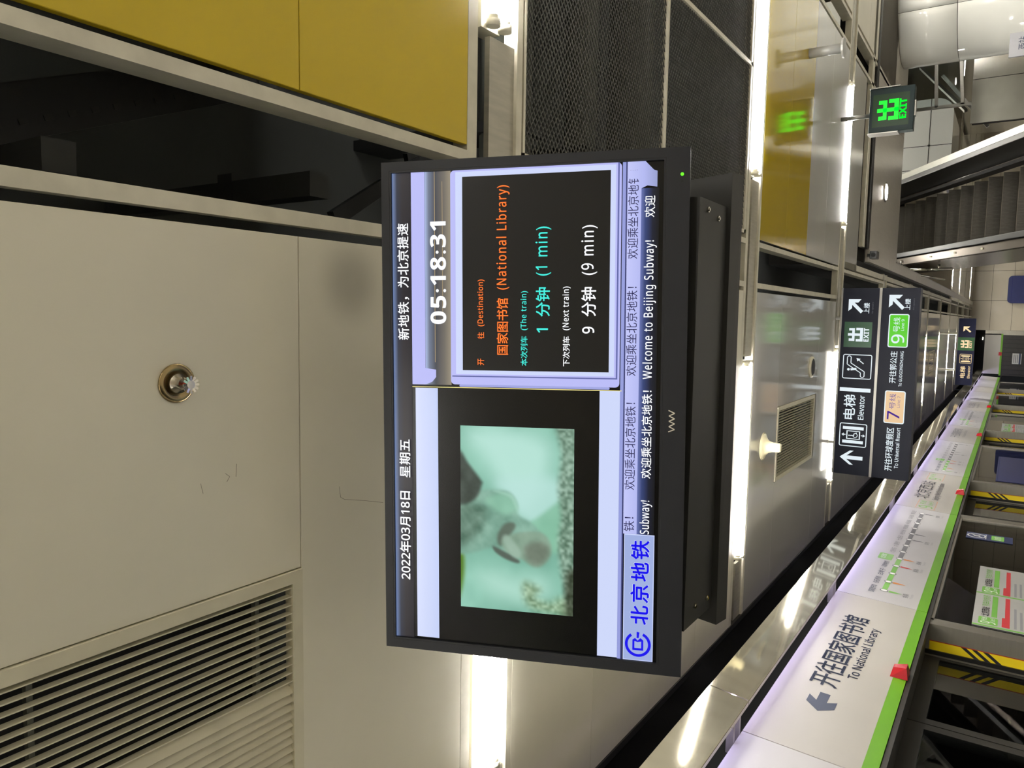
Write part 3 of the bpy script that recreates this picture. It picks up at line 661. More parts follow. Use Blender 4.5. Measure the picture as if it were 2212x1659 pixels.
# rounded white bulkhead of the upper floor, hanging into the opening
t = empty('white_bulkhead', (3.15, 16.2, 1.9)); pr = rrect(-0.62, 0.95, -0.70, 3.10, 0.28, 8)
MB().prism(pr, 0, 1.6).obj('bulkhead_body', M_WHITE, t)
MB().box(-0.62, 0.95, -0.004, 0.0, -0.335, -0.325).box(0.10, 0.11, -0.004, 0.0, -0.70, 2.0).box(-0.33, -0.32, -0.004, 0.0, -0.66, 2.0).obj('panel_joint', M_DARK, t)
for px, pz in ((0.105, -0.33), (-0.325, -0.33)): MB().lathe([(0.02, 0), (0.02, 0.012)]).obj('joint_bolt', M_CHROME, t, (px, -0.012, pz), (PI / 2, 0, 0))
tag(t, 'bright white rounded bulkhead of the upper floor behind the exit sign', 'bulkhead')
# stainless wall panels to the right of the escalator
t = empty('steel_partition', (2.85, 13.0, -1.7))
for i in range(3): MB().box(0.02 + 0.62 * i, 0.632 + 0.62 * i, 0, 0.03, 0, 2.45).obj('steel_sheet', M_STEEL, t)
MB().box(0.02, 1.9, 0.03, 0.12, 0, 2.43).obj('partition_core', M_DARK, t); tag(t, 'upright brushed stainless partition right of the escalator', 'partition')
# glazed enclosure with steel struts behind the column
t = empty('glass_enclosure', (3.3, 13.6, 0.85))
for a, b in (((0, 0, 0.05), (0.85, 0, 0.12)), ((0, 0, 0.40), (0.9, 0, 0.45)), ((-0.1, 0, 0.0), (0.9, 0.9, 0.75)), ((0.0, 0, -2.55), (0.0, 0, 0.9)), ((0.85, 0, -2.55), (0.85, 0, 0.9)), ((-0.35, 0.1, -0.3), (0.5, 0.1, 0.35))):
    MB().bar(a, b, 0.045, 0.045).obj('steel_strut', M_STEELR, t)
MB().box(0.0, 0.9, 0.03, 0.04, 0.05, 0.9).obj('glass_pane', M_GLASS2, t); tag(t, 'small glazed enclosure with steel struts beside the white column', 'glass enclosure')
struct(MB().box(4.6, 4.65, 12.0, 22.0, -1.7, 5.0).obj('wall_stair', M_STEEL), 'stainless wall beyond the escalator opening')
struct(MB().box(0.75, 6.0, 20.2, 20.3, H, 5.0).obj('wall_stair_end', M_WALL), 'beige upper wall closing the escalator opening')
struct(MB().box(0.5, 8.0, 8.0, 24.0, 5.0, 5.1).obj('ceiling_hall', M_CREAM), 'pale ceiling of the upper hall above the escalator')

# ================================================================== LIGHTS OF THE PLACE
def fixture_meshes():
    hs = MB().box(0, 1.23, -0.060, 0.035, 0.0, 0.06).mesh(name='housing'); hs.materials.append(M_PLAST)
    tb = []
    for yy, zz in ((-0.030, -0.022), (0.030, -0.022)):
        me = MB().tube((0.035, yy, zz), (1.195, yy, zz), 0.0135).mesh(True, 'tube'); me.materials.append(M_TUBE); tb.append(me)
    so = []
    for xx in (0.0, 1.23):
        for yy in (-0.030, 0.030):
            d_ = 1 if xx == 0 else -1
            me = MB().tube((xx + d_ * 0.004, yy, -0.022), (xx + d_ * 0.024, yy, -0.022), 0.021).tube((xx + d_ * 0.024, yy, -0.022), (xx + d_ * 0.036, yy, -0.022), 0.0150).mesh(True, 'socket'); me.materials.append(M_PLAST); so.append(me)
    return hs, tb, so
FX = fixture_meshes()
def fixture(x, y, z, lab, grp='twin tube ceiling lights'):
    t = empty('tube_light', (x, y, z)); link('housing', FX[0], None, t)
    for me in FX[1]: link('tube', me, None, t)
    for me in FX[2]: link('tube_socket', me, None, t)
    return tag(t, lab, 'tube light', grp)
NTH = ['', '', 'first', 'second', 'third', 'fourth', 'fifth', 'sixth', 'seventh', 'eighth', 'ninth', 'tenth', 'eleventh']
for i, yc in enumerate(ROWS):
    for ci, x0 in enumerate((-1.475, 0.835, 3.13, 5.43)):
        if in_void(x0 + 0.3, yc): continue
        if ci >= 2 and yc > 8: continue
        if ci == 1 and 25 < yc < 27: continue
        off = i < 2 or ci >= 2
        if off: fixture(x0, yc, H + (0.022 if yc < 8 else 0.042), 'twin tube ceiling light out of the picture behind or right of the camera', 'ceiling lights outside the frame')
        else: fixture(x0, yc, H + (0.022 if yc < 8 else 0.042), 'twin tube ceiling light in the %s row from the camera, %s column' % (NTH[i], 'left' if ci == 0 else 'right'))
for k, (x, y) in enumerate(((1.2, 12.5), (2.6, 12.0), (2.6, 13.6), (2.6, 15.0), (1.2, 16.0))): fixture(x, y, 4.94, 'unseen twin tube light added in the upper hall above the escalator', 'added upper hall lights')  # unseen lights, added to brighten the white bulkhead from above

# ================================================================== CEILING FITTINGS
def vent(x0, x1, y0, y1, n, lab, split=0.5, tl=0.85):
    t = empty('air_vent', ((x0 + x1) / 2, (y0 + y1) / 2, H)); w = (x1 - x0) / 2; d = (y1 - y0) / 2; f = 0.028
    MB().box(-w, w, -d, -d + f, -0.006, 0.02).box(-w, w, d - f, d, -0.006, 0.02).box(-w, -w + f, -d + f, d - f, -0.006, 0.02).box(w - f, w, -d + f, d - f, -0.006, 0.02).obj('vent_frame', M_SLAT, t)
    step = (2 * w - 2 * f) / n
    a = MB().bar((0, -d + f, 0.006), (0, d - f, 0.006), 0.0025, 0.016).mesh(name='s1'); a.materials.append(M_SLAT)
    mb = MB().bar((0, -d + f, 0.006), (0, d - f, 0.006), 0.0025, 0.024); mb.v = [(math.cos(tl) * (v[0]) + math.sin(tl) * (v[2] - .006), v[1], -math.sin(tl) * v[0] + math.cos(tl) * (v[2] - .006) + .006) for v in mb.v]
    b = mb.mesh(name='s2'); b.materials.append(M_SLAT)
    for k in range(n):
        x = w - f - step * (k + 0.5); link('slat', a if (k + 0.5) / n < split else b, None, t, (x, 0, 0))
    for q in (-0.005, -d * 0.6, d * 0.8): MB().box(-w + f, w - f, q, q + 0.01, 0.016, 0.03).obj('cross_rib', M_DUCT, t)
    MB().box(-w + f, w - f, -d + f, d - f, 0.12, 0.13).obj('duct_back', M_BLACK, t)
    return tag(t, lab, 'air vent', 'ceiling air vents')
vent(-1.122, -0.587, 0.0, 1.139, 24, 'ivory slatted air vent in the nearest ceiling bay', 0.52)
vent(-1.122, -0.602, 5.305, 5.30 + 1.14, 24, 'ivory slatted air vent in the bay below the third light row', 0.99)
vent(-1.0, -0.55, 16.1, 17.2, 10, 'small slatted air vent far down the ceiling', 0.5)
# sprinkler
t = empty('sprinkler', (-0.141, 0.84, H)); MB().lathe([(0.036, 0.0), (0.038, -0.003), (0.037, -0.006), (0.030, -0.009), (0.024, -0.006), (0.02, -0.004)], n=36).obj('rosette', pm('aged_brass', (150, 132, 96), 0.25, 1, 0.15, 20), t, smooth=True)
MB().lathe([(0.020, -0.004), (0.019, -0.012), (0.012, -0.016), (0.011, -0.026)], n=28).obj('head_body', pm('aged_chrome', (150, 144, 132), 0.2, 1, 0.1, 20), t, smooth=True)
MB().bar((-0.011, 0, -0.024), (-0.004, 0, -0.046), 0.004).bar((0.011, 0, -0.024), (0.004, 0, -0.046), 0.004).obj('yoke_arms', M_CHROME, t)
MB().tube((0, 0, -0.026), (0, 0, -0.044), 0.0028).obj('glass_bulb', pm('red_bulb', (150, 60, 40), 0.1), t)
df = MB()
for q in range(12):
    an = 2 * PI * q / 12; df.bar((0.005 * math.cos(an), 0.005 * math.sin(an), -0.048), (0.0165 * math.cos(an), 0.0165 * math.sin(an), -0.049), 0.0045, 0.0015)
df.lathe([(0.008, -0.0465), (0.008, -0.0495)], n=14); df.obj('deflector', M_CHROME, t); tag(t, 'brass and chrome pendent sprinkler in the nearest cream panel', 'sprinkler')
t = empty('sprinkler', (-0.05, 8.9, H)); MB().lathe([(0.036, 0.0), (0.034, -0.008), (0.015, -0.01)]).obj('rosette', MATS['aged_brass'], t); MB().lathe([(0.012, -0.01), (0.01, -0.05), (0.02, -0.052)]).obj('head_body', M_CHROME, t); tag(t, 'tiny sprinkler in the pale panels behind the hanging sign', 'sprinkler')
t = empty('ceiling_speaker', (-0.83, 4.99, H)); MB().lathe([(0.085, 0.0), (0.085, -0.006), (0.060, -0.016), (0.040, -0.035), (0.032, -0.06), (0.031, -0.10), (0.026, -0.112), (0.012, -0.117)], n=32).obj('dome_body', M_IVORY, t, smooth=True)
MB().lathe([(0.092, 0.0), (0.09, -0.004)], n=32).obj('base_ring', M_IVORY, t); tag(t, 'ivory bell shaped ceiling sensor beside the distant vent', 'sensor')
t = empty('smoke_detector', (-0.37, 6.27, H)); MB().lathe([(0.085, 0), (0.083, -0.012), (0.07, -0.016)], n=30).obj('rim', M_SLAT, t, smooth=True); MB().lathe([(0.066, -0.0162), (0.06, -0.018)], n=30).obj('grille', M_DARK, t); tag(t, 'round ceiling speaker grille in the bay before the hanging sign', 'speaker')
t = empty('pendant_pipe', (1.86, 5.70, H)); MB().tube((0, 0, 0), (0, 0, -0.215), 0.033, 20).obj('pipe_body', M_GREYP, t, smooth=True); MB().tube((0, 0, -0.215), (0, 0, -0.228), 0.065, 24).obj('end_flange', M_GREYP, t); tag(t, 'short grey pipe with end flange hanging from the pale panel', 'pipe')

# ================================================================== HANGING SIGNS
W = em('sign_white', (232, 244, 250), 0.95); 
def arrow_up(cx, cz, w, h): return [[(cx, cz + h / 2), (cx + w / 2, cz + h * 0.06), (cx + w / 2, cz - h * 0.10), (cx + w * 0.13, cz + h * 0.20), (cx + w * 0.13, cz - h / 2), (cx - w * 0.13, cz - h / 2), (cx - w * 0.13, cz + h * 0.20), (cx - w / 2, cz - h * 0.10), (cx - w / 2, cz + h * 0.06)]]
def arrow_ur(x0, x1, z0, z1):
    w = x1 - x0; h = z1 - z0; f = lambda a, b: (x0 + a * w, z0 + b * h)
    return [[f(1, 1), f(0.16, 1), f(0.36, 0.76), f(0.60, 0.76), f(0, 0.16), f(0.16, 0), f(0.76, 0.60), f(0.76, 0.36), f(1, 0.16)]]
def exit_symbol(x0, x1, z0, z1):
    w = x1 - x0; h = z1 - z0; R_ = lambda a, b, c, d: rect(x0 + a * w, x0 + b * w, z0 + c * h, z0 + d * h)
    return [R_(0.41, 0.59, 0.0, 1.0), R_(0.03, 0.21, 0.72, 0.93), R_(0.79, 0.97, 0.72, 0.93), R_(0.03, 0.97, 0.55, 0.72), R_(0.0, 0.18, 0.20, 0.46), R_(0.82, 1.0, 0.20, 0.46), R_(0.0, 1.0, 0.0, 0.20)]
def elevator_icon(p, x0, x1, z0, z1, mat, lay=2):
    w = x1 - x0; h = z1 - z0; X = lambda a: x0 + a * w; Z = lambda b: z0 + b * h
    flat('elevator_outline', frame_rr(x0, x1, z0, z1, 0.08 * w, 0.035 * w), mat, p, lay)
    flat('elevator_doors', [rect(X(0.14), X(0.27), Z(0.12), Z(0.88)), rect(X(0.73), X(0.86), Z(0.12), Z(0.88))], mat, p, lay)
    flat('elevator_cabin', ring_strip(rect(X(0.32), X(0.68), Z(0.24), Z(0.74)), rect(X(0.35), X(0.65), Z(0.28), Z(0.70))), mat, p, lay)
    flat('elevator_arrows', [[(X(0.5), Z(0.92)), (X(0.57), Z(0.84)), (X(0.43), Z(0.84))], rect(X(0.48), X(0.52), Z(0.77), Z(0.85)), [(X(0.5), Z(0.06)), (X(0.43), Z(0.14)), (X(0.57), Z(0.14))], rect(X(0.48), X(0.52), Z(0.13), Z(0.21))], mat, p, lay)
    flat('wheelchair_mark', [disc(X(0.47), Z(0.64), 0.03 * w, 10), stroke((X(0.47), Z(0.60)), (X(0.48), Z(0.46)), 0.04 * w), stroke((X(0.48), Z(0.47)), (X(0.56), Z(0.46)), 0.035 * w), stroke((X(0.56), Z(0.46)), (X(0.60), Z(0.36)), 0.03 * w)] + arc(X(0.49), Z(0.42), 0.075 * w, 0.10 * w, 110, 360, 12), mat, p, lay)
s = empty('hanging_sign', (-0.53, 7.09, 0.97)); 
MB().box(-0.815, 0.810, 0.0, 0.16, 0.012, 0.300).obj('upper_lightbox', M_SIGN, s); MB().box(-0.815, 0.810, 0.0, 0.16, -0.295, -0.008).obj('lower_lightbox', M_SIGN, s)
MB().box(-0.817, 0.812, -0.004, 0.164, -0.008, 0.012).obj('divider_rail', M_SFRAME, s); MB().box(-0.817, 0.812, -0.002, 0.162, 0.300, 0.315).obj('top_rail', M_SFRAME, s)
for xx in (-0.55, 0.55): MB().tube((xx, 0.05, 0.31), (xx, 0.05, 0.40), 0.015).obj('hanger', M_SFRAME, s)
flat('up_arrow', arrow_up(-0.665, 0.162, 0.125, 0.185), W, s)
elevator_icon(s, -0.567, -0.362, 0.047, 0.268, W)
text('电梯', -0.328, -0.112, 0.150, 0.246, W, s, bold=0.012); text('Elevator', -0.325, -0.112, 0.080, 0.128, W, s, bold=0.012)
flat('white_divider', [rect(-0.085, -0.052, 0.038, 0.285)], W, s)
flat('escalator_outline', frame_rr(0.027, 0.240, 0.04, 0.272, 0.016, 0.007), W, s, 2)
def esc_icon(x0, x1, z0, z1):
    w = x1 - x0; h = z1 - z0; f = lambda a, b: (x0 + a * w, z0 + b * h); out = []
    lo = [f(0.10, 0.22), f(0.28, 0.22), f(0.66, 0.74), f(0.90, 0.74)]; hi = [f(0.10, 0.36), f(0.22, 0.36), f(0.60, 0.88), f(0.90, 0.88)]
    for q in (lo, hi):
        for i in range(3): out.append(stroke(q[i], q[i + 1], 0.035 * w))
    out += arc(f(0.10, 0.29)[0], f(0.10, 0.29)[1], 0.065 * w, 0.10 * w, 90, 270, 10) + arc(f(0.9, 0.81)[0], f(0.9, 0.81)[1], 0.065 * w, 0.10 * w, -90, 90, 10)
    out += [disc(*f(0.36, 0.82), 0.06 * w, 12), stroke(f(0.36, 0.74), f(0.40, 0.52), 0.10 * w), stroke(f(0.64, 0.26), f(0.84, 0.48), 0.04 * w), [f(0.90, 0.54), f(0.74, 0.50), f(0.86, 0.38)]]
    return out
flat('escalator_pictogram', esc_icon(0.04, 0.228, 0.05, 0.262), W, s, 2)
flat('exit_field', [rect(0.302, 0.520, 0.055, 0.275)], pm('exit_green_field', (24, 84, 52), 0.3, 0, 0.03, 8), s, 1)
flat('exit_symbol', exit_symbol(0.352, 0.470, 0.124, 0.244), W, s, 2); text('EXIT', 0.352, 0.469, 0.078, 0.118, W, s, 2, bold=0.02)
flat('diagonal_arrow', arrow_ur(0.594, 0.715, 0.133, 0.252), W, s); text('上楼', 0.594, 0.684, 0.084, 0.130, W, s, 2, bold=0.015)
dim = em('sign_dim_grey', (120, 124, 136), 0.6); text('Go upstairs', 0.594, 0.69, 0.052, 0.066, dim, s, 2)
text('开往环球度假区', -0.742, -0.370, -0.163, -0.104, W, s, bold=0.012); text('To Universal Resort', -0.716, -0.366, -0.210, -0.178, W, s, bold=0.014)
flat('line_badge_rim', [rrect(-0.334, -0.055, -0.233, -0.076, 0.016)], W, s, 1); flat('line_badge_field', [rrect(-0.326, -0.063, -0.225, -0.084, 0.010)], em('line_badge_tan', (238, 200, 152), 0.9), s, 2)
PUR = em('line_badge_purple', (74, 40, 150), 0.9); text('7', -0.301, -0.229, -0.196, -0.101, PUR, s, 3, bold=0.01); text('号线', -0.210, -0.080, -0.160, -0.112, PUR, s, 3); text('Line 7', -0.196, -0.098, -0.195, -0.172, em('line_badge_violet', (150, 110, 150), 0.9), s, 3)
text('开往郭公庄', 0.010, 0.279, -0.152, -0.098, W, s, bold=0.012); text('To GUOGONGZHUANG', -0.017, 0.281, -0.198, -0.174, W, s, bold=0.014)
flat('line_badge_rim', [rrect(0.312, 0.592, -0.224, -0.071, 0.016)], W, s, 1); flat('line_badge_field', [rrect(0.320, 0.584, -0.216, -0.079, 0.010)], em('line_badge_green', (84, 206, 20), 0.95), s, 2)
text('9', 0.346, 0.421, -0.196, -0.096, W, s, 3, bold=0.01); text('号线', 0.440, 0.563, -0.156, -0.106, W, s, 3); text('Line 9', 0.453, 0.548, -0.189, -0.166, W, s, 3)
flat('diagonal_arrow', arrow_ur(0.627, 0.752, -0.184, -0.063), W, s); text('上楼', 0.627, 0.720, -0.226, -0.184, W, s, 2, bold=0.015); text('Go upstairs', 0.627, 0.725, -0.258, -0.245, dim, s, 2)
tag(s, 'two row navy hanging sign with elevator, exit and line badges', 'sign')
# far blue sign
s = empty('hanging_sign', (-0.70, 20.6, 0.95)); MB().box(-0.765, 0.800, 0.0, 0.14, -0.165, 0.175).obj('lightbox', M_SIGNB, s)
MB().box(-0.77, 0.805, -0.003, 0.143, 0.175, 0.195).obj('top_rail', M_SFRAME, s)
for xx in (-0.42, 0.44): MB().tube((xx, 0.07, 0.19), (xx, 0.07, 0.39), 0.025).obj('hanger', M_PLAST, s)
OR = em('sign_warm', (255, 226, 176), 1.0)
flat('exit_field', [rect(0.05, 0.357, -0.163, 0.173)], pm('exit_green_far', (36, 130, 52), 0.3, 0, 0.03, 8), s, 3); flat('exit_symbol', exit_symbol(0.109, 0.289, -0.05, 0.116), OR, s, 6); text('EXIT', 0.109, 0.287, -0.112, -0.062, OR, s, 6, bold=0.02)
flat('diagonal_arrow', arrow_ur(0.471, 0.613, -0.083, 0.077), OR, s, 6); elevator_icon(s, -0.250, -0.035, -0.128, 0.113, OR, 6)
text('电梯', -0.597, -0.325, -0.02, 0.087, OR, s, 6, bold=0.012); text('Elevator', -0.598, -0.309, -0.115, -0.060, OR, s, 6, bold=0.014)
tag(s, 'small blue hanging sign with warm lettering far down the platform', 'sign')
# green exit sign on a stem
s = empty('exit_sign', (1.69, 6.85, 0.95)); MB().box(-0.170, 0.175, 0.0, 0.10, -0.165, 0.158).obj('lamp_case', pm('dark_green_case', (12, 34, 34), 0.45, 0, 0.05, 8, spec=0.25), s, bevel=0.003)
MB().box(-0.18, -0.172, -0.01, 0.11, -0.06, 0.165).obj('side_rail', M_SFRAME, s); MB().box(0.177, 0.185, -0.01, 0.11, -0.06, 0.165).obj('side_rail', M_SFRAME, s)
MB().tube((-0.02, 0.05, 0.158), (-0.02, 0.05, 0.38), 0.017).obj('stem', M_SFRAME, s, smooth=True); MB().box(-0.06, 0.06, 0.02, 0.08, -0.175, -0.165).obj('bottom_plate', M_SFRAME, s)
flat('inner_field', [rect(-0.128, 0.128, -0.131, 0.134)], em('exit_dark_field', (38, 72, 34), 0.5), s, 1)
G = em('exit_green_light', (0, 255, 40), 1.6); flat('exit_symbol', exit_symbol(-0.080, 0.082, -0.056, 0.100), G, s, 3); text('EXIT', -0.078, 0.078, -0.112, -0.062, G, s, 3, bold=0.02)
tag(s, 'square glowing green exit sign hanging on a stem', 'exit sign')

# ================================================================== THE INFORMATION DISPLAY
Rtv = Matrix.Rotation(0.0119, 3, 'Z') @ Matrix.Rotation(0.34975, 3, 'X') @ Matrix.Rotation(-0.02286, 3, 'Y')
tv = empty('information_display', (-0.1943, 1.2430, 0.7884), Rtv.to_euler('XYZ'))
tag(tv, 'large black information display showing train times, tilted towards the platform', 'display')
hw, hh = 0.5, 0.303
SX0, SX1, SZ0, SZ1 = -0.4775, 0.4785, -0.2560, 0.2820
bz = MB()
for a in ((-hw, SX0, -hh, hh), (SX1, hw, -hh, hh), (SX0, SX1, SZ1, hh), (SX0, SX1, -hh, SZ0)): bz.box(a[0], a[1], 0.0, 0.055, a[2], a[3])
bz.obj('bezel', M_TV, tv)
# bevelled inner lip
lip = MB(); o_ = rect(SX0 - 0.004, SX1 + 0.004, SZ0 - 0.004, SZ1 + 0.004); i_ = rect(SX0, SX1, SZ0, SZ1)
for k in range(4):
    a, b = o_[k], o_[(k + 1) % 4]; c, d = i_[(k + 1) % 4], i_[k]; q = len(lip.v)
    lip.v += [(a[0], -0.0005, a[1]), (b[0], -0.0005, b[1]), (c[0], 0.006, c[1]), (d[0], 0.006, d[1])]; lip.f.append((q, q + 1, q + 2, q + 3))
lip.obj('bezel_lip', M_TVB, tv)
MB().box(-0.44, 0.44, 0.055, 0.10, -0.27, 0.27).obj('rear_shell', M_TVB, tv)
zz_ = [(-0.0252, -0.2715), (-0.0205, -0.2830), (-0.0150, -0.2725), (-0.0098, -0.2830), (-0.0050, -0.2725), (-0.0002, -0.2830), (0.0050, -0.2725), (0.0102, -0.2830), (0.0155, -0.2715)]
flat('maker_mark', [stroke(a, b, 0.0019) for a, b in zip(zz_[:-1], zz_[1:])], pm('silver_mark', (206, 200, 184), 0.35, 0.2, 0.03, 20), tv, 2)
flat('sensor_hole', [disc(0.438, -0.289, 0.0016, 10)], M_BLACK, tv, 1)
flat('status_light', [disc(0.4507, -0.2888, 0.0030, 14)], em('status_green', (90, 255, 30), 2.0), tv, 2)
scr = empty('screen', (0, 0.0058, 0), (0, 0, 0), tv)
MB().box(SX0, SX1, 0.0, 0.01, SZ0, SZ1).obj('screen_glass', pm('screen_black', (8, 8, 8), 0.22, 0, 0.02, 5, spec=0.3), scr)
LB = em('screen_pale_blue', (206, 216, 250), SCR); LB2 = em('screen_lavender', (186, 188, 246), SCR); WH = em('screen_white', (240, 244, 255), SCR)
flat('title_band', [rect(SX0, SX1, 0.2425, SZ1)], grad('screen_title', [(0, (24, 20, 30)), (0.45, (34, 30, 36)), (0.75, (40, 44, 62)), (1, (112, 132, 176))], 2, 0.2425, SZ1, SCR), scr, 1)
flat('band_left', [rect(SX0 + 0.004, 0.0475, 0.1870, 0.2350)], grad('screen_band', [(0, (196, 208, 246)), (1, (214, 222, 252))], 2, 0.187, 0.235, SCR), scr, 2)
flat('band_bottom', [rect(SX0 + 0.002, 0.049, -0.1800, -0.1410)], LB, scr, 2)
flat('band_right', [[(0.0545, 0.2435), (SX1, 0.2405), (SX1, 0.2120), (0.072, 0.2145), (0.068, 0.198), (0.086, 0.196), (0.088, 0.2135), (0.0735, 0.191), (0.0665, 0.192), (0.062, 0.198)]] if False else [rect(0.0545, SX1, 0.2130, 0.2415), [(0.0545, 0.2135), (0.088, 0.2135), (0.085, 0.1905), (0.0700, 0.1905), (0.0600, 0.1990)]], LB2, scr, 2)
flat('clock_band', [rect(0.0545, SX1, 0.1580, 0.2128)], grad('screen_clock', [(0, (150, 140, 120)), (0.25, (112, 106, 98)), (0.6, (66, 68, 76)), (0.85, (110, 120, 142)), (1, (170, 186, 226))], 2, 0.158, 0.2128, SCR), scr, 1)
flat('glare_lines', [rect(0.10, SX1, 0.1915, 0.1925), rect(0.2, SX1 - 0.02, 0.1755, 0.1762)], em('screen_gold', (206, 180, 130), 0.9), scr, 2)
flat('yellow_edge', [rect(0.0490, 0.0505, -0.1830, 0.2415)], em('screen_yellow', (250, 236, 150), SCR), scr, 3)
flat('board_frame', [rrect(0.0560, SX1, -0.1785, 0.1588, 0.008)], LB2, scr, 2)
flat('board_shadow', [rect(0.0715, 0.0740, -0.1740, 0.1560), rect(0.0715, SX1, -0.1745, -0.1715)], em('screen_slate', (98, 104, 168), SCR), scr, 3)
flat('board_inner', [rect(0.0770, 0.4750, -0.1680, 0.1480)], LB, scr, 3)
flat('board_spine', [rrect(0.0515, 0.0560, -0.160, 0.141, 0.002)], em('screen_violet', (160, 166, 226), SCR), scr, 3)
flat('board', [rect(0.0848, 0.4652, -0.1580, 0.1337)], em('screen_board_black', (16, 15, 13), SCR), scr, 4)
flat('ticker_rule', [rect(SX0, SX1, -0.1865, -0.1800)], em('screen_rule', (150, 158, 220), SCR), scr, 1); flat('ticker_rule', [rect(SX0, SX1, -0.1895, -0.1865)], em('screen_rule_dark', (58, 62, 112), SCR), scr, 2)
flat('ticker_band', [rect(-0.2268, SX1, -0.2150, -0.1890), [(0.4291, -0.2150), (SX1, -0.2150), (SX1, -0.222), (0.4622, -0.2375), (0.4600, -0.2440), (0.4310, -0.2440), (0.4340, -0.2260)]], grad('screen_ticker', [(0, (150, 158, 206)), (0.45, (178, 184, 240)), (1, (196, 200, 250))], 2, -0.244, -0.189, SCR), scr, 2)
flat('ticker_dark', [rect(-0.2268, 0.4291, -0.2480, -0.2150)], grad('screen_ticker_dark', [(0, (12, 12, 16)), (0.35, (20, 24, 44)), (0.75, (52, 66, 116)), (1, (104, 116, 176))], 2, -0.248, -0.215, SCR), scr, 2)
# picture
def V(zx, zy): return (-0.0268 - (zy - 290) * 0.000372, 0.1395 - (zx - 425) * 0.000389)
import numpy as np
NX, NZ = 150, 94
gx = np.linspace(-0.4010, -0.0268, NX + 1); gz = np.linspace(-0.0925, 0.1397, NZ + 1)
cxs = (gx[:-1] + gx[1:]) / 2; czs = (gz[:-1] + gz[1:]) / 2; PX, PZ = np.meshgrid(cxs, czs)
ZY = 290 - (PX + 0.0268) / 0.000372; ZX = 425 + (0.1395 - PZ) / 0.000389      # position inside the picture
rng = np.random.RandomState(3)
def vnoise(fx, fz):
    g_ = rng.rand(fz + 2, fx + 2); u = (PX - gx[0]) / (gx[-1] - gx[0]) * fx; v = (PZ - gz[0]) / (gz[-1] - gz[0]) * fz
    i_, j_ = u.astype(int), v.astype(int); u -= i_; v -= j_; u = u * u * (3 - 2 * u); v = v * v * (3 - 2 * v)
    return (g_[j_, i_] * (1 - u) + g_[j_, i_ + 1] * u) * (1 - v) + (g_[j_ + 1, i_] * (1 - u) + g_[j_ + 1, i_ + 1] * u) * v
N1, N2, N3 = vnoise(6, 4), vnoise(18, 12), vnoise(74, 46)
img = np.empty((NZ, NX, 3)); base = np.array((140, 200, 178.0)); img[:] = base
img += (N1[..., None] - 0.5) * 34 + (N2[..., None] - 0.5) * 10
def sdf(pts):
    d_ = np.full(ZX.shape, 1e9); ins = np.zeros(ZX.shape, bool); n_ = len(pts)
    for a in range(n_):
        (x1, y1), (x2, y2) = pts[a], pts[(a + 1) % n_]; ex, ey = x2 - x1, y2 - y1
        t_ = np.clip(((ZX - x1) * ex + (ZY - y1) * ey) / (ex * ex + ey * ey + 1e-9), 0, 1)
        d_ = np.minimum(d_, np.hypot(ZX - x1 - t_ * ex, ZY - y1 - t_ * ey))
        if ey != 0: ins ^= ((y1 > ZY) != (y2 > ZY)) & (ZX < (x2 - x1) * (ZY - y1) / ey + x1)
    return np.where(ins, -d_, d_)
def blob(pts, rgb, soft, op=1.0, tex=0.0, fine=0.0):
    s_ = sdf([tuple(q) for q in smooth_closed(pts, 4)]); a = np.clip(0.5 - s_ / soft, 0, 1); a = (a * a * (3 - 2 * a) * op)[..., None]
    c = np.array(rgb, float) + (N2[..., None] - 0.5) * tex + (N3[..., None] - 0.5) * fine
    img[:] = img * (1 - a) + c * a
blob([(470, 330), (700, 300), (900, 380), (880, 600), (760, 760), (640, 620), (560, 480)], (192, 240, 226), 170)
blob([(600, 1080), (720, 1100), (860, 1090), (900, 1180), (780, 1260), (600, 1220), (520, 1120)], (180, 230, 212), 160)
blob([(400, 990), (440, 1010), (436, 1150), (400, 1280)], (76, 120, 10), 40)
blob([(620, 600), (760, 560), (930, 560), (1000, 640), (930, 780), (800, 820)], (196, 240, 232), 110, 0.8)
blob([(770, 830), (850, 760), (930, 690), (990, 640), (1010, 900), (900, 960), (820, 900)], (138, 200, 168), 36, 0.85, 14)
blob([(400, 690), (500, 645), (600, 635), (690, 645), (730, 710), (735, 765), (800, 800), (850, 850), (880, 900), (800, 960), (735, 1000), (680, 990), (590, 955), (500, 985), (400, 980)], (132, 178, 158), 26, 0.95, 40, 12)
blob([(400, 720), (520, 720), (560, 760), (545, 850), (480, 930), (400, 930)], (88, 120, 102), 90, 0.75, 70, 20)
blob([(560, 700), (640, 652), (710, 680), (718, 742), (650, 765)], (146, 204, 176), 44, 0.9, 10)
blob([(600, 640), (690, 650), (728, 700), (730, 760), (715, 720), (685, 670)], (176, 226, 204), 16, 0.7)
blob([(410, 430), (470, 500), (535, 585), (540, 610), (505, 690), (410, 708)], (52, 62, 54), 26, 0.95, 40, 10)
blob([(625, 880), (660, 820), (705, 808), (720, 830), (690, 880), (650, 935), (628, 930)], (94, 108, 94), 22, 0.9, 14)
blob([(650, 900), (740, 860), (850, 852), (900, 900), (905, 970), (860, 1035), (810, 1042), (760, 1010), (700, 990), (655, 950)], (140, 170, 148), 24, 0.95, 16, 6)
blob([(600, 945), (650, 965), (738, 1012), (728, 1030), (660, 1008), (610, 975)], (86, 98, 88), 12, 0.95)
blob([(650, 900), (680, 880), (745, 960), (740, 1000), (700, 990)], (176, 206, 188), 24, 0.6)
blob([(775, 930), (830, 905), (885, 920), (892, 980), (840, 1030), (790, 1015), (768, 970)], (116, 128, 112), 46, 0.85, 10, 8)
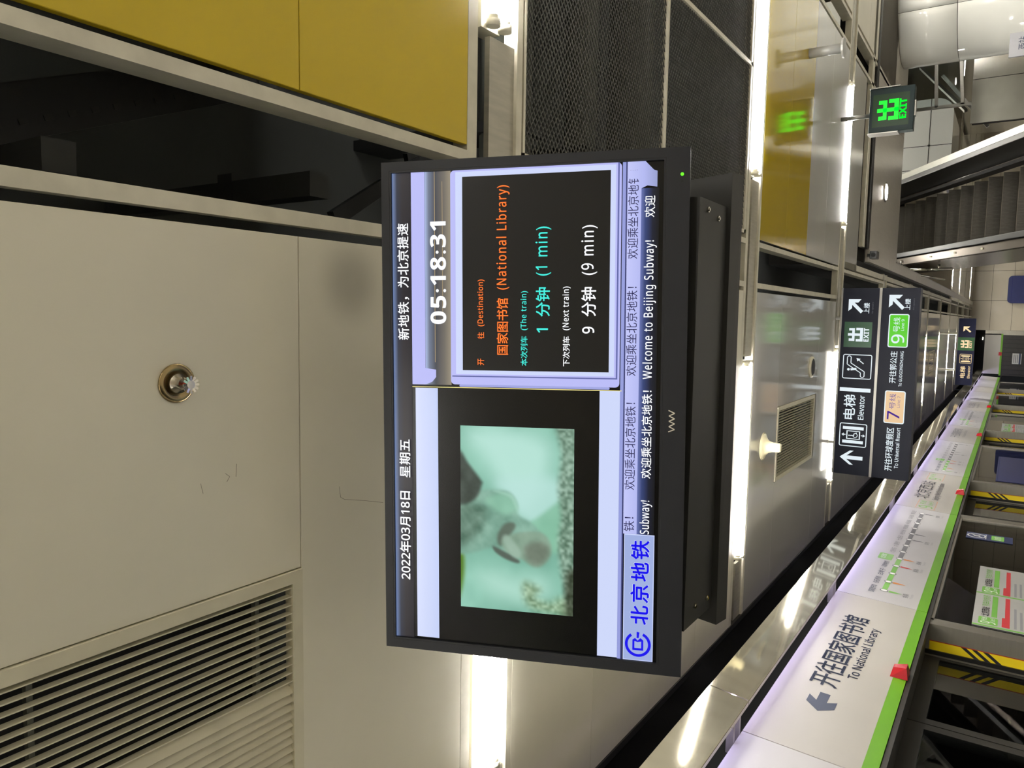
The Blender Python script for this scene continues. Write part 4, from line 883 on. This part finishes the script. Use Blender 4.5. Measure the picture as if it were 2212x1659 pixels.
blob([(930, 250), (955, 420), (940, 600), (955, 760), (940, 900), (955, 1050), (975, 1200), (950, 1400), (1100, 1400), (1100, 250)], (128, 158, 138), 44, 0.9, 20, 120)
blob([(770, 1130), (850, 1160), (830, 1210), (900, 1230), (960, 1200), (1010, 1230), (1018, 1300), (900, 1290), (800, 1270), (760, 1200)], (150, 178, 140), 70, 0.8, 20, 110)
blob([(985, 1080), (1040, 1060), (1050, 1340), (990, 1310)], (60, 70, 52), 50, 0.9, 10, 60)
img = np.clip(img * 0.94, 0, 255) / 255.0; img = np.where(img <= 0.04045, img / 12.92, ((img + 0.055) / 1.055) ** 2.4)
vv = [(x, 0, z) for z in gz for x in gx]; ff = [(j_ * (NX + 1) + i_, j_ * (NX + 1) + i_ + 1, (j_ + 1) * (NX + 1) + i_ + 1, (j_ + 1) * (NX + 1) + i_) for j_ in range(NZ) for i_ in range(NX)]
me = bpy.data.meshes.new('picture'); me.from_pydata([(a, -2 * LAYER, c) for a, b, c in vv], [], ff)
at = me.color_attributes.new('broadcast', 'FLOAT_COLOR', 'POINT')
pad = np.pad(img, ((1, 1), (1, 1), (0, 0)), 'edge'); pt = (pad[:-1, :-1] + pad[1:, :-1] + pad[:-1, 1:] + pad[1:, 1:]) / 4
at.data.foreach_set('color', np.concatenate([pt, np.ones(pt.shape[:2] + (1,))], 2).astype(np.float32).ravel()); me.update()
mt = em('screen_picture', (128, 128, 128), SCR); ca = mt.node_tree.nodes.new('ShaderNodeVertexColor'); ca.layer_name = 'broadcast'
mt.node_tree.links.new(ca.outputs[0], mt.node_tree.nodes['Principled BSDF'].inputs['Emission Color'])
link('picture', me, mt, scr)
# lettering on the screen
TW = em('screen_text_white', (250, 252, 255), SCR * 1.1); TO = em('screen_text_orange', (255, 120, 48), SCR * 1.15); TC = em('screen_text_cyan', (70, 240, 226), SCR); TI = em('screen_text_indigo', (38, 34, 92), SCR * 0.8); TB = em('screen_text_blue', (20, 10, 236), SCR)
def T(*a, **k): return text(*a, scr, k.pop('lay', 8), **k)
T('2022年03月18日', -0.3530, -0.1670, 0.2465, 0.2710, TW, bold=0.018); T('星期五', -0.1385, -0.0590, 0.2460, 0.2700, TW, bold=0.012)
T('新地铁，为北京提速', 0.1450, 0.3785, 0.2455, 0.2705, TW, bold=0.012, space=1.05)
T('05:18:31', 0.1770, 0.3800, 0.1670, 0.2005, TW, bold=0.028, space=1.12)
T('开', 0.0955, 0.1085, 0.0885, 0.1020, TO, bold=0.01); T('往', 0.1475, 0.1610, 0.0885, 0.1020, TO, bold=0.01); T('(Destination)', 0.1725, 0.2645, 0.0870, 0.1025, TO, bold=0.012, space=1.12)
T('国家图书馆', 0.1165, 0.2275, 0.0395, 0.0630, TO, bold=0.012); T('(National Library)', 0.2440, 0.4455, 0.0370, 0.0640, TO, bold=0.010, space=1.18)
T('本次列车', 0.0955, 0.1535, 0.0005, 0.0145, TC, bold=0.012); T('(The train)', 0.1650, 0.2410, -0.0005, 0.0150, TC, bold=0.012, space=1.15)
T('1', 0.1600, 0.1690, -0.0400, -0.0175, TC, bold=0.015); T('分钟', 0.1915, 0.2480, -0.0435, -0.0155, TC, bold=0.012); T('(1 min)', 0.2700, 0.3640, -0.0455, -0.0145, TC, bold=0.01, space=1.2)
T('下次列车', 0.0955, 0.1535, -0.0830, -0.0690, TW, bold=0.012); T('(Next train)', 0.1650, 0.2490, -0.0840, -0.0680, TW, bold=0.012, space=1.12)
T('9', 0.1590, 0.1720, -0.1300, -0.1065, TW, bold=0.015); T('分钟', 0.1915, 0.2475, -0.1330, -0.1045, TW, bold=0.012); T('(9 min)', 0.2700, 0.3640, -0.1345, -0.1035, TW, bold=0.01, space=1.2)
z0, z1 = -0.2105, -0.1905
T('欢迎乘坐北京地铁！', 0.0790, 0.2470, z0, z1, TI); T('欢迎乘坐北京地', 0.2990, 0.4350, z0, z1, TI); T('钅', 0.4375, 0.4465, z0, z1, TI); T('欢迎乘坐北京地铁！', -0.1400, 0.0280, z0, z1, TI); T('铁！', -0.2210, -0.1930, z0, z1, TI)
flat('cut_glyph_dashes', [rect(0.462 + 0.0, 0.4625, -0.208 + 0.004 * q, -0.2065 + 0.004 * q) for q in range(4)], TI, scr, 8)
z0, z1 = -0.2410, -0.2215
T('Welcome to Beijing Subway!', 0.0735, 0.3325, -0.2450, -0.2215, TW, bold=0.008, space=1.15); T('欢迎', 0.3750, 0.4145, z0, z1, TW, bold=0.006); T('欢迎乘坐北京地铁！', -0.1165, 0.0520, z0, z1, TW, bold=0.008); T('Subway!', -0.2246, -0.1590, -0.2440, -0.2205, TW, bold=0.008, space=1.1)
flat('logo_plate', [rect(-0.4770, -0.2268, -0.2490, -0.1915)], em('screen_plate_edge', (206, 216, 255), SCR), scr, 3)
flat('logo_plate', [rect(-0.4755, -0.2285, -0.2475, -0.1930)], em('screen_plate', (160, 176, 224), SCR), scr, 4)
flat('logo_ring', arc(-0.4440, -0.2205, 0.0195, 0.0250, 50, 390, 40) if False else arc(-0.4440, -0.2205, 0.0195, 0.0250, 35, 335, 40), TB, scr, 5)
def D(a, b): return (-0.4440 + a * 0.025, -0.2205 + b * 0.025)
flat('logo_letter', [[D(-0.48, 0.42), D(-0.48, -0.42), D(-0.30, -0.42), D(-0.30, 0.42)], [D(-0.30, 0.42), D(-0.30, 0.26), D(0.24, 0.26), D(0.34, 0.42)], [D(-0.30, -0.26), D(-0.30, -0.42), D(0.34, -0.42), D(0.24, -0.26)], [D(0.24, 0.26), D(0.34, 0.42), D(0.50, 0.22), D(0.30, 0.02), D(0.18, 0.02)], [D(0.18, 0.02), D(0.30, 0.02), D(0.52, -0.2), D(0.34, -0.42), D(0.24, -0.26)], [D(0.50, 0.10), D(1.0, 0.10), D(0.96, -0.12), D(0.50, -0.06)]], TB, scr, 5)
T('北京地铁', -0.4045, -0.2370, -0.2415, -0.2035, em('screen_text_halo', (214, 222, 255), SCR), lay=5, bold=0.05, space=1.18); T('北京地铁', -0.4040, -0.2375, -0.2405, -0.2045, TB, lay=6, bold=0.022, space=1.2)
# housing behind and below, and the pole to the ceiling
hs = empty('rear_housing', (0, 0, 0), (0, 0, 0), tv)
inv = (Matrix.Translation((-0.1943, 1.2430, 0.7884)) @ Rtv.to_4x4()).inverted()
def inplace(mb): mb.v = [tuple(inv @ Vector(v)) for v in mb.v]; return mb
inplace(MB().box(-0.610, 0.224, 1.375, 1.545, 0.502, 0.62)).obj('bottom_cover', M_TVB, hs)
inplace(MB().hexa([(-0.646, 1.530, 0.488), (0.292, 1.530, 0.494), (0.294, 1.585, 0.488), (-0.650, 1.585, 0.484), (-0.62, 1.530, 0.72), (0.272, 1.530, 0.72), (0.272, 1.585, 0.72), (-0.62, 1.585, 0.72)])).obj('bracket_plate', M_TVB, hs)
for x, y in ((0.205, 1.415), (0.195, 1.475), (-0.575, 1.43), (-0.58, 1.50)):
    inplace(MB().tube((x, y, 0.503), (x, y, 0.4985), 0.0055, 12).tube((x, y, 0.4985), (x, y, 0.4965), 0.003, 8)).obj('cover_screw', M_CHROME, hs)
inplace(MB().tube((-0.19, 1.56, 0.70), (-0.19, 1.56, H + 0.02), 0.03, 20)).obj('ceiling_pole', M_TVB, tv, smooth=True)
inplace(MB().box(-0.29, -0.09, 1.46, 1.66, H - 0.008, H + 0.0)).obj('ceiling_plate', M_TVB, tv)
bpy.data.scenes.remove(TSC)
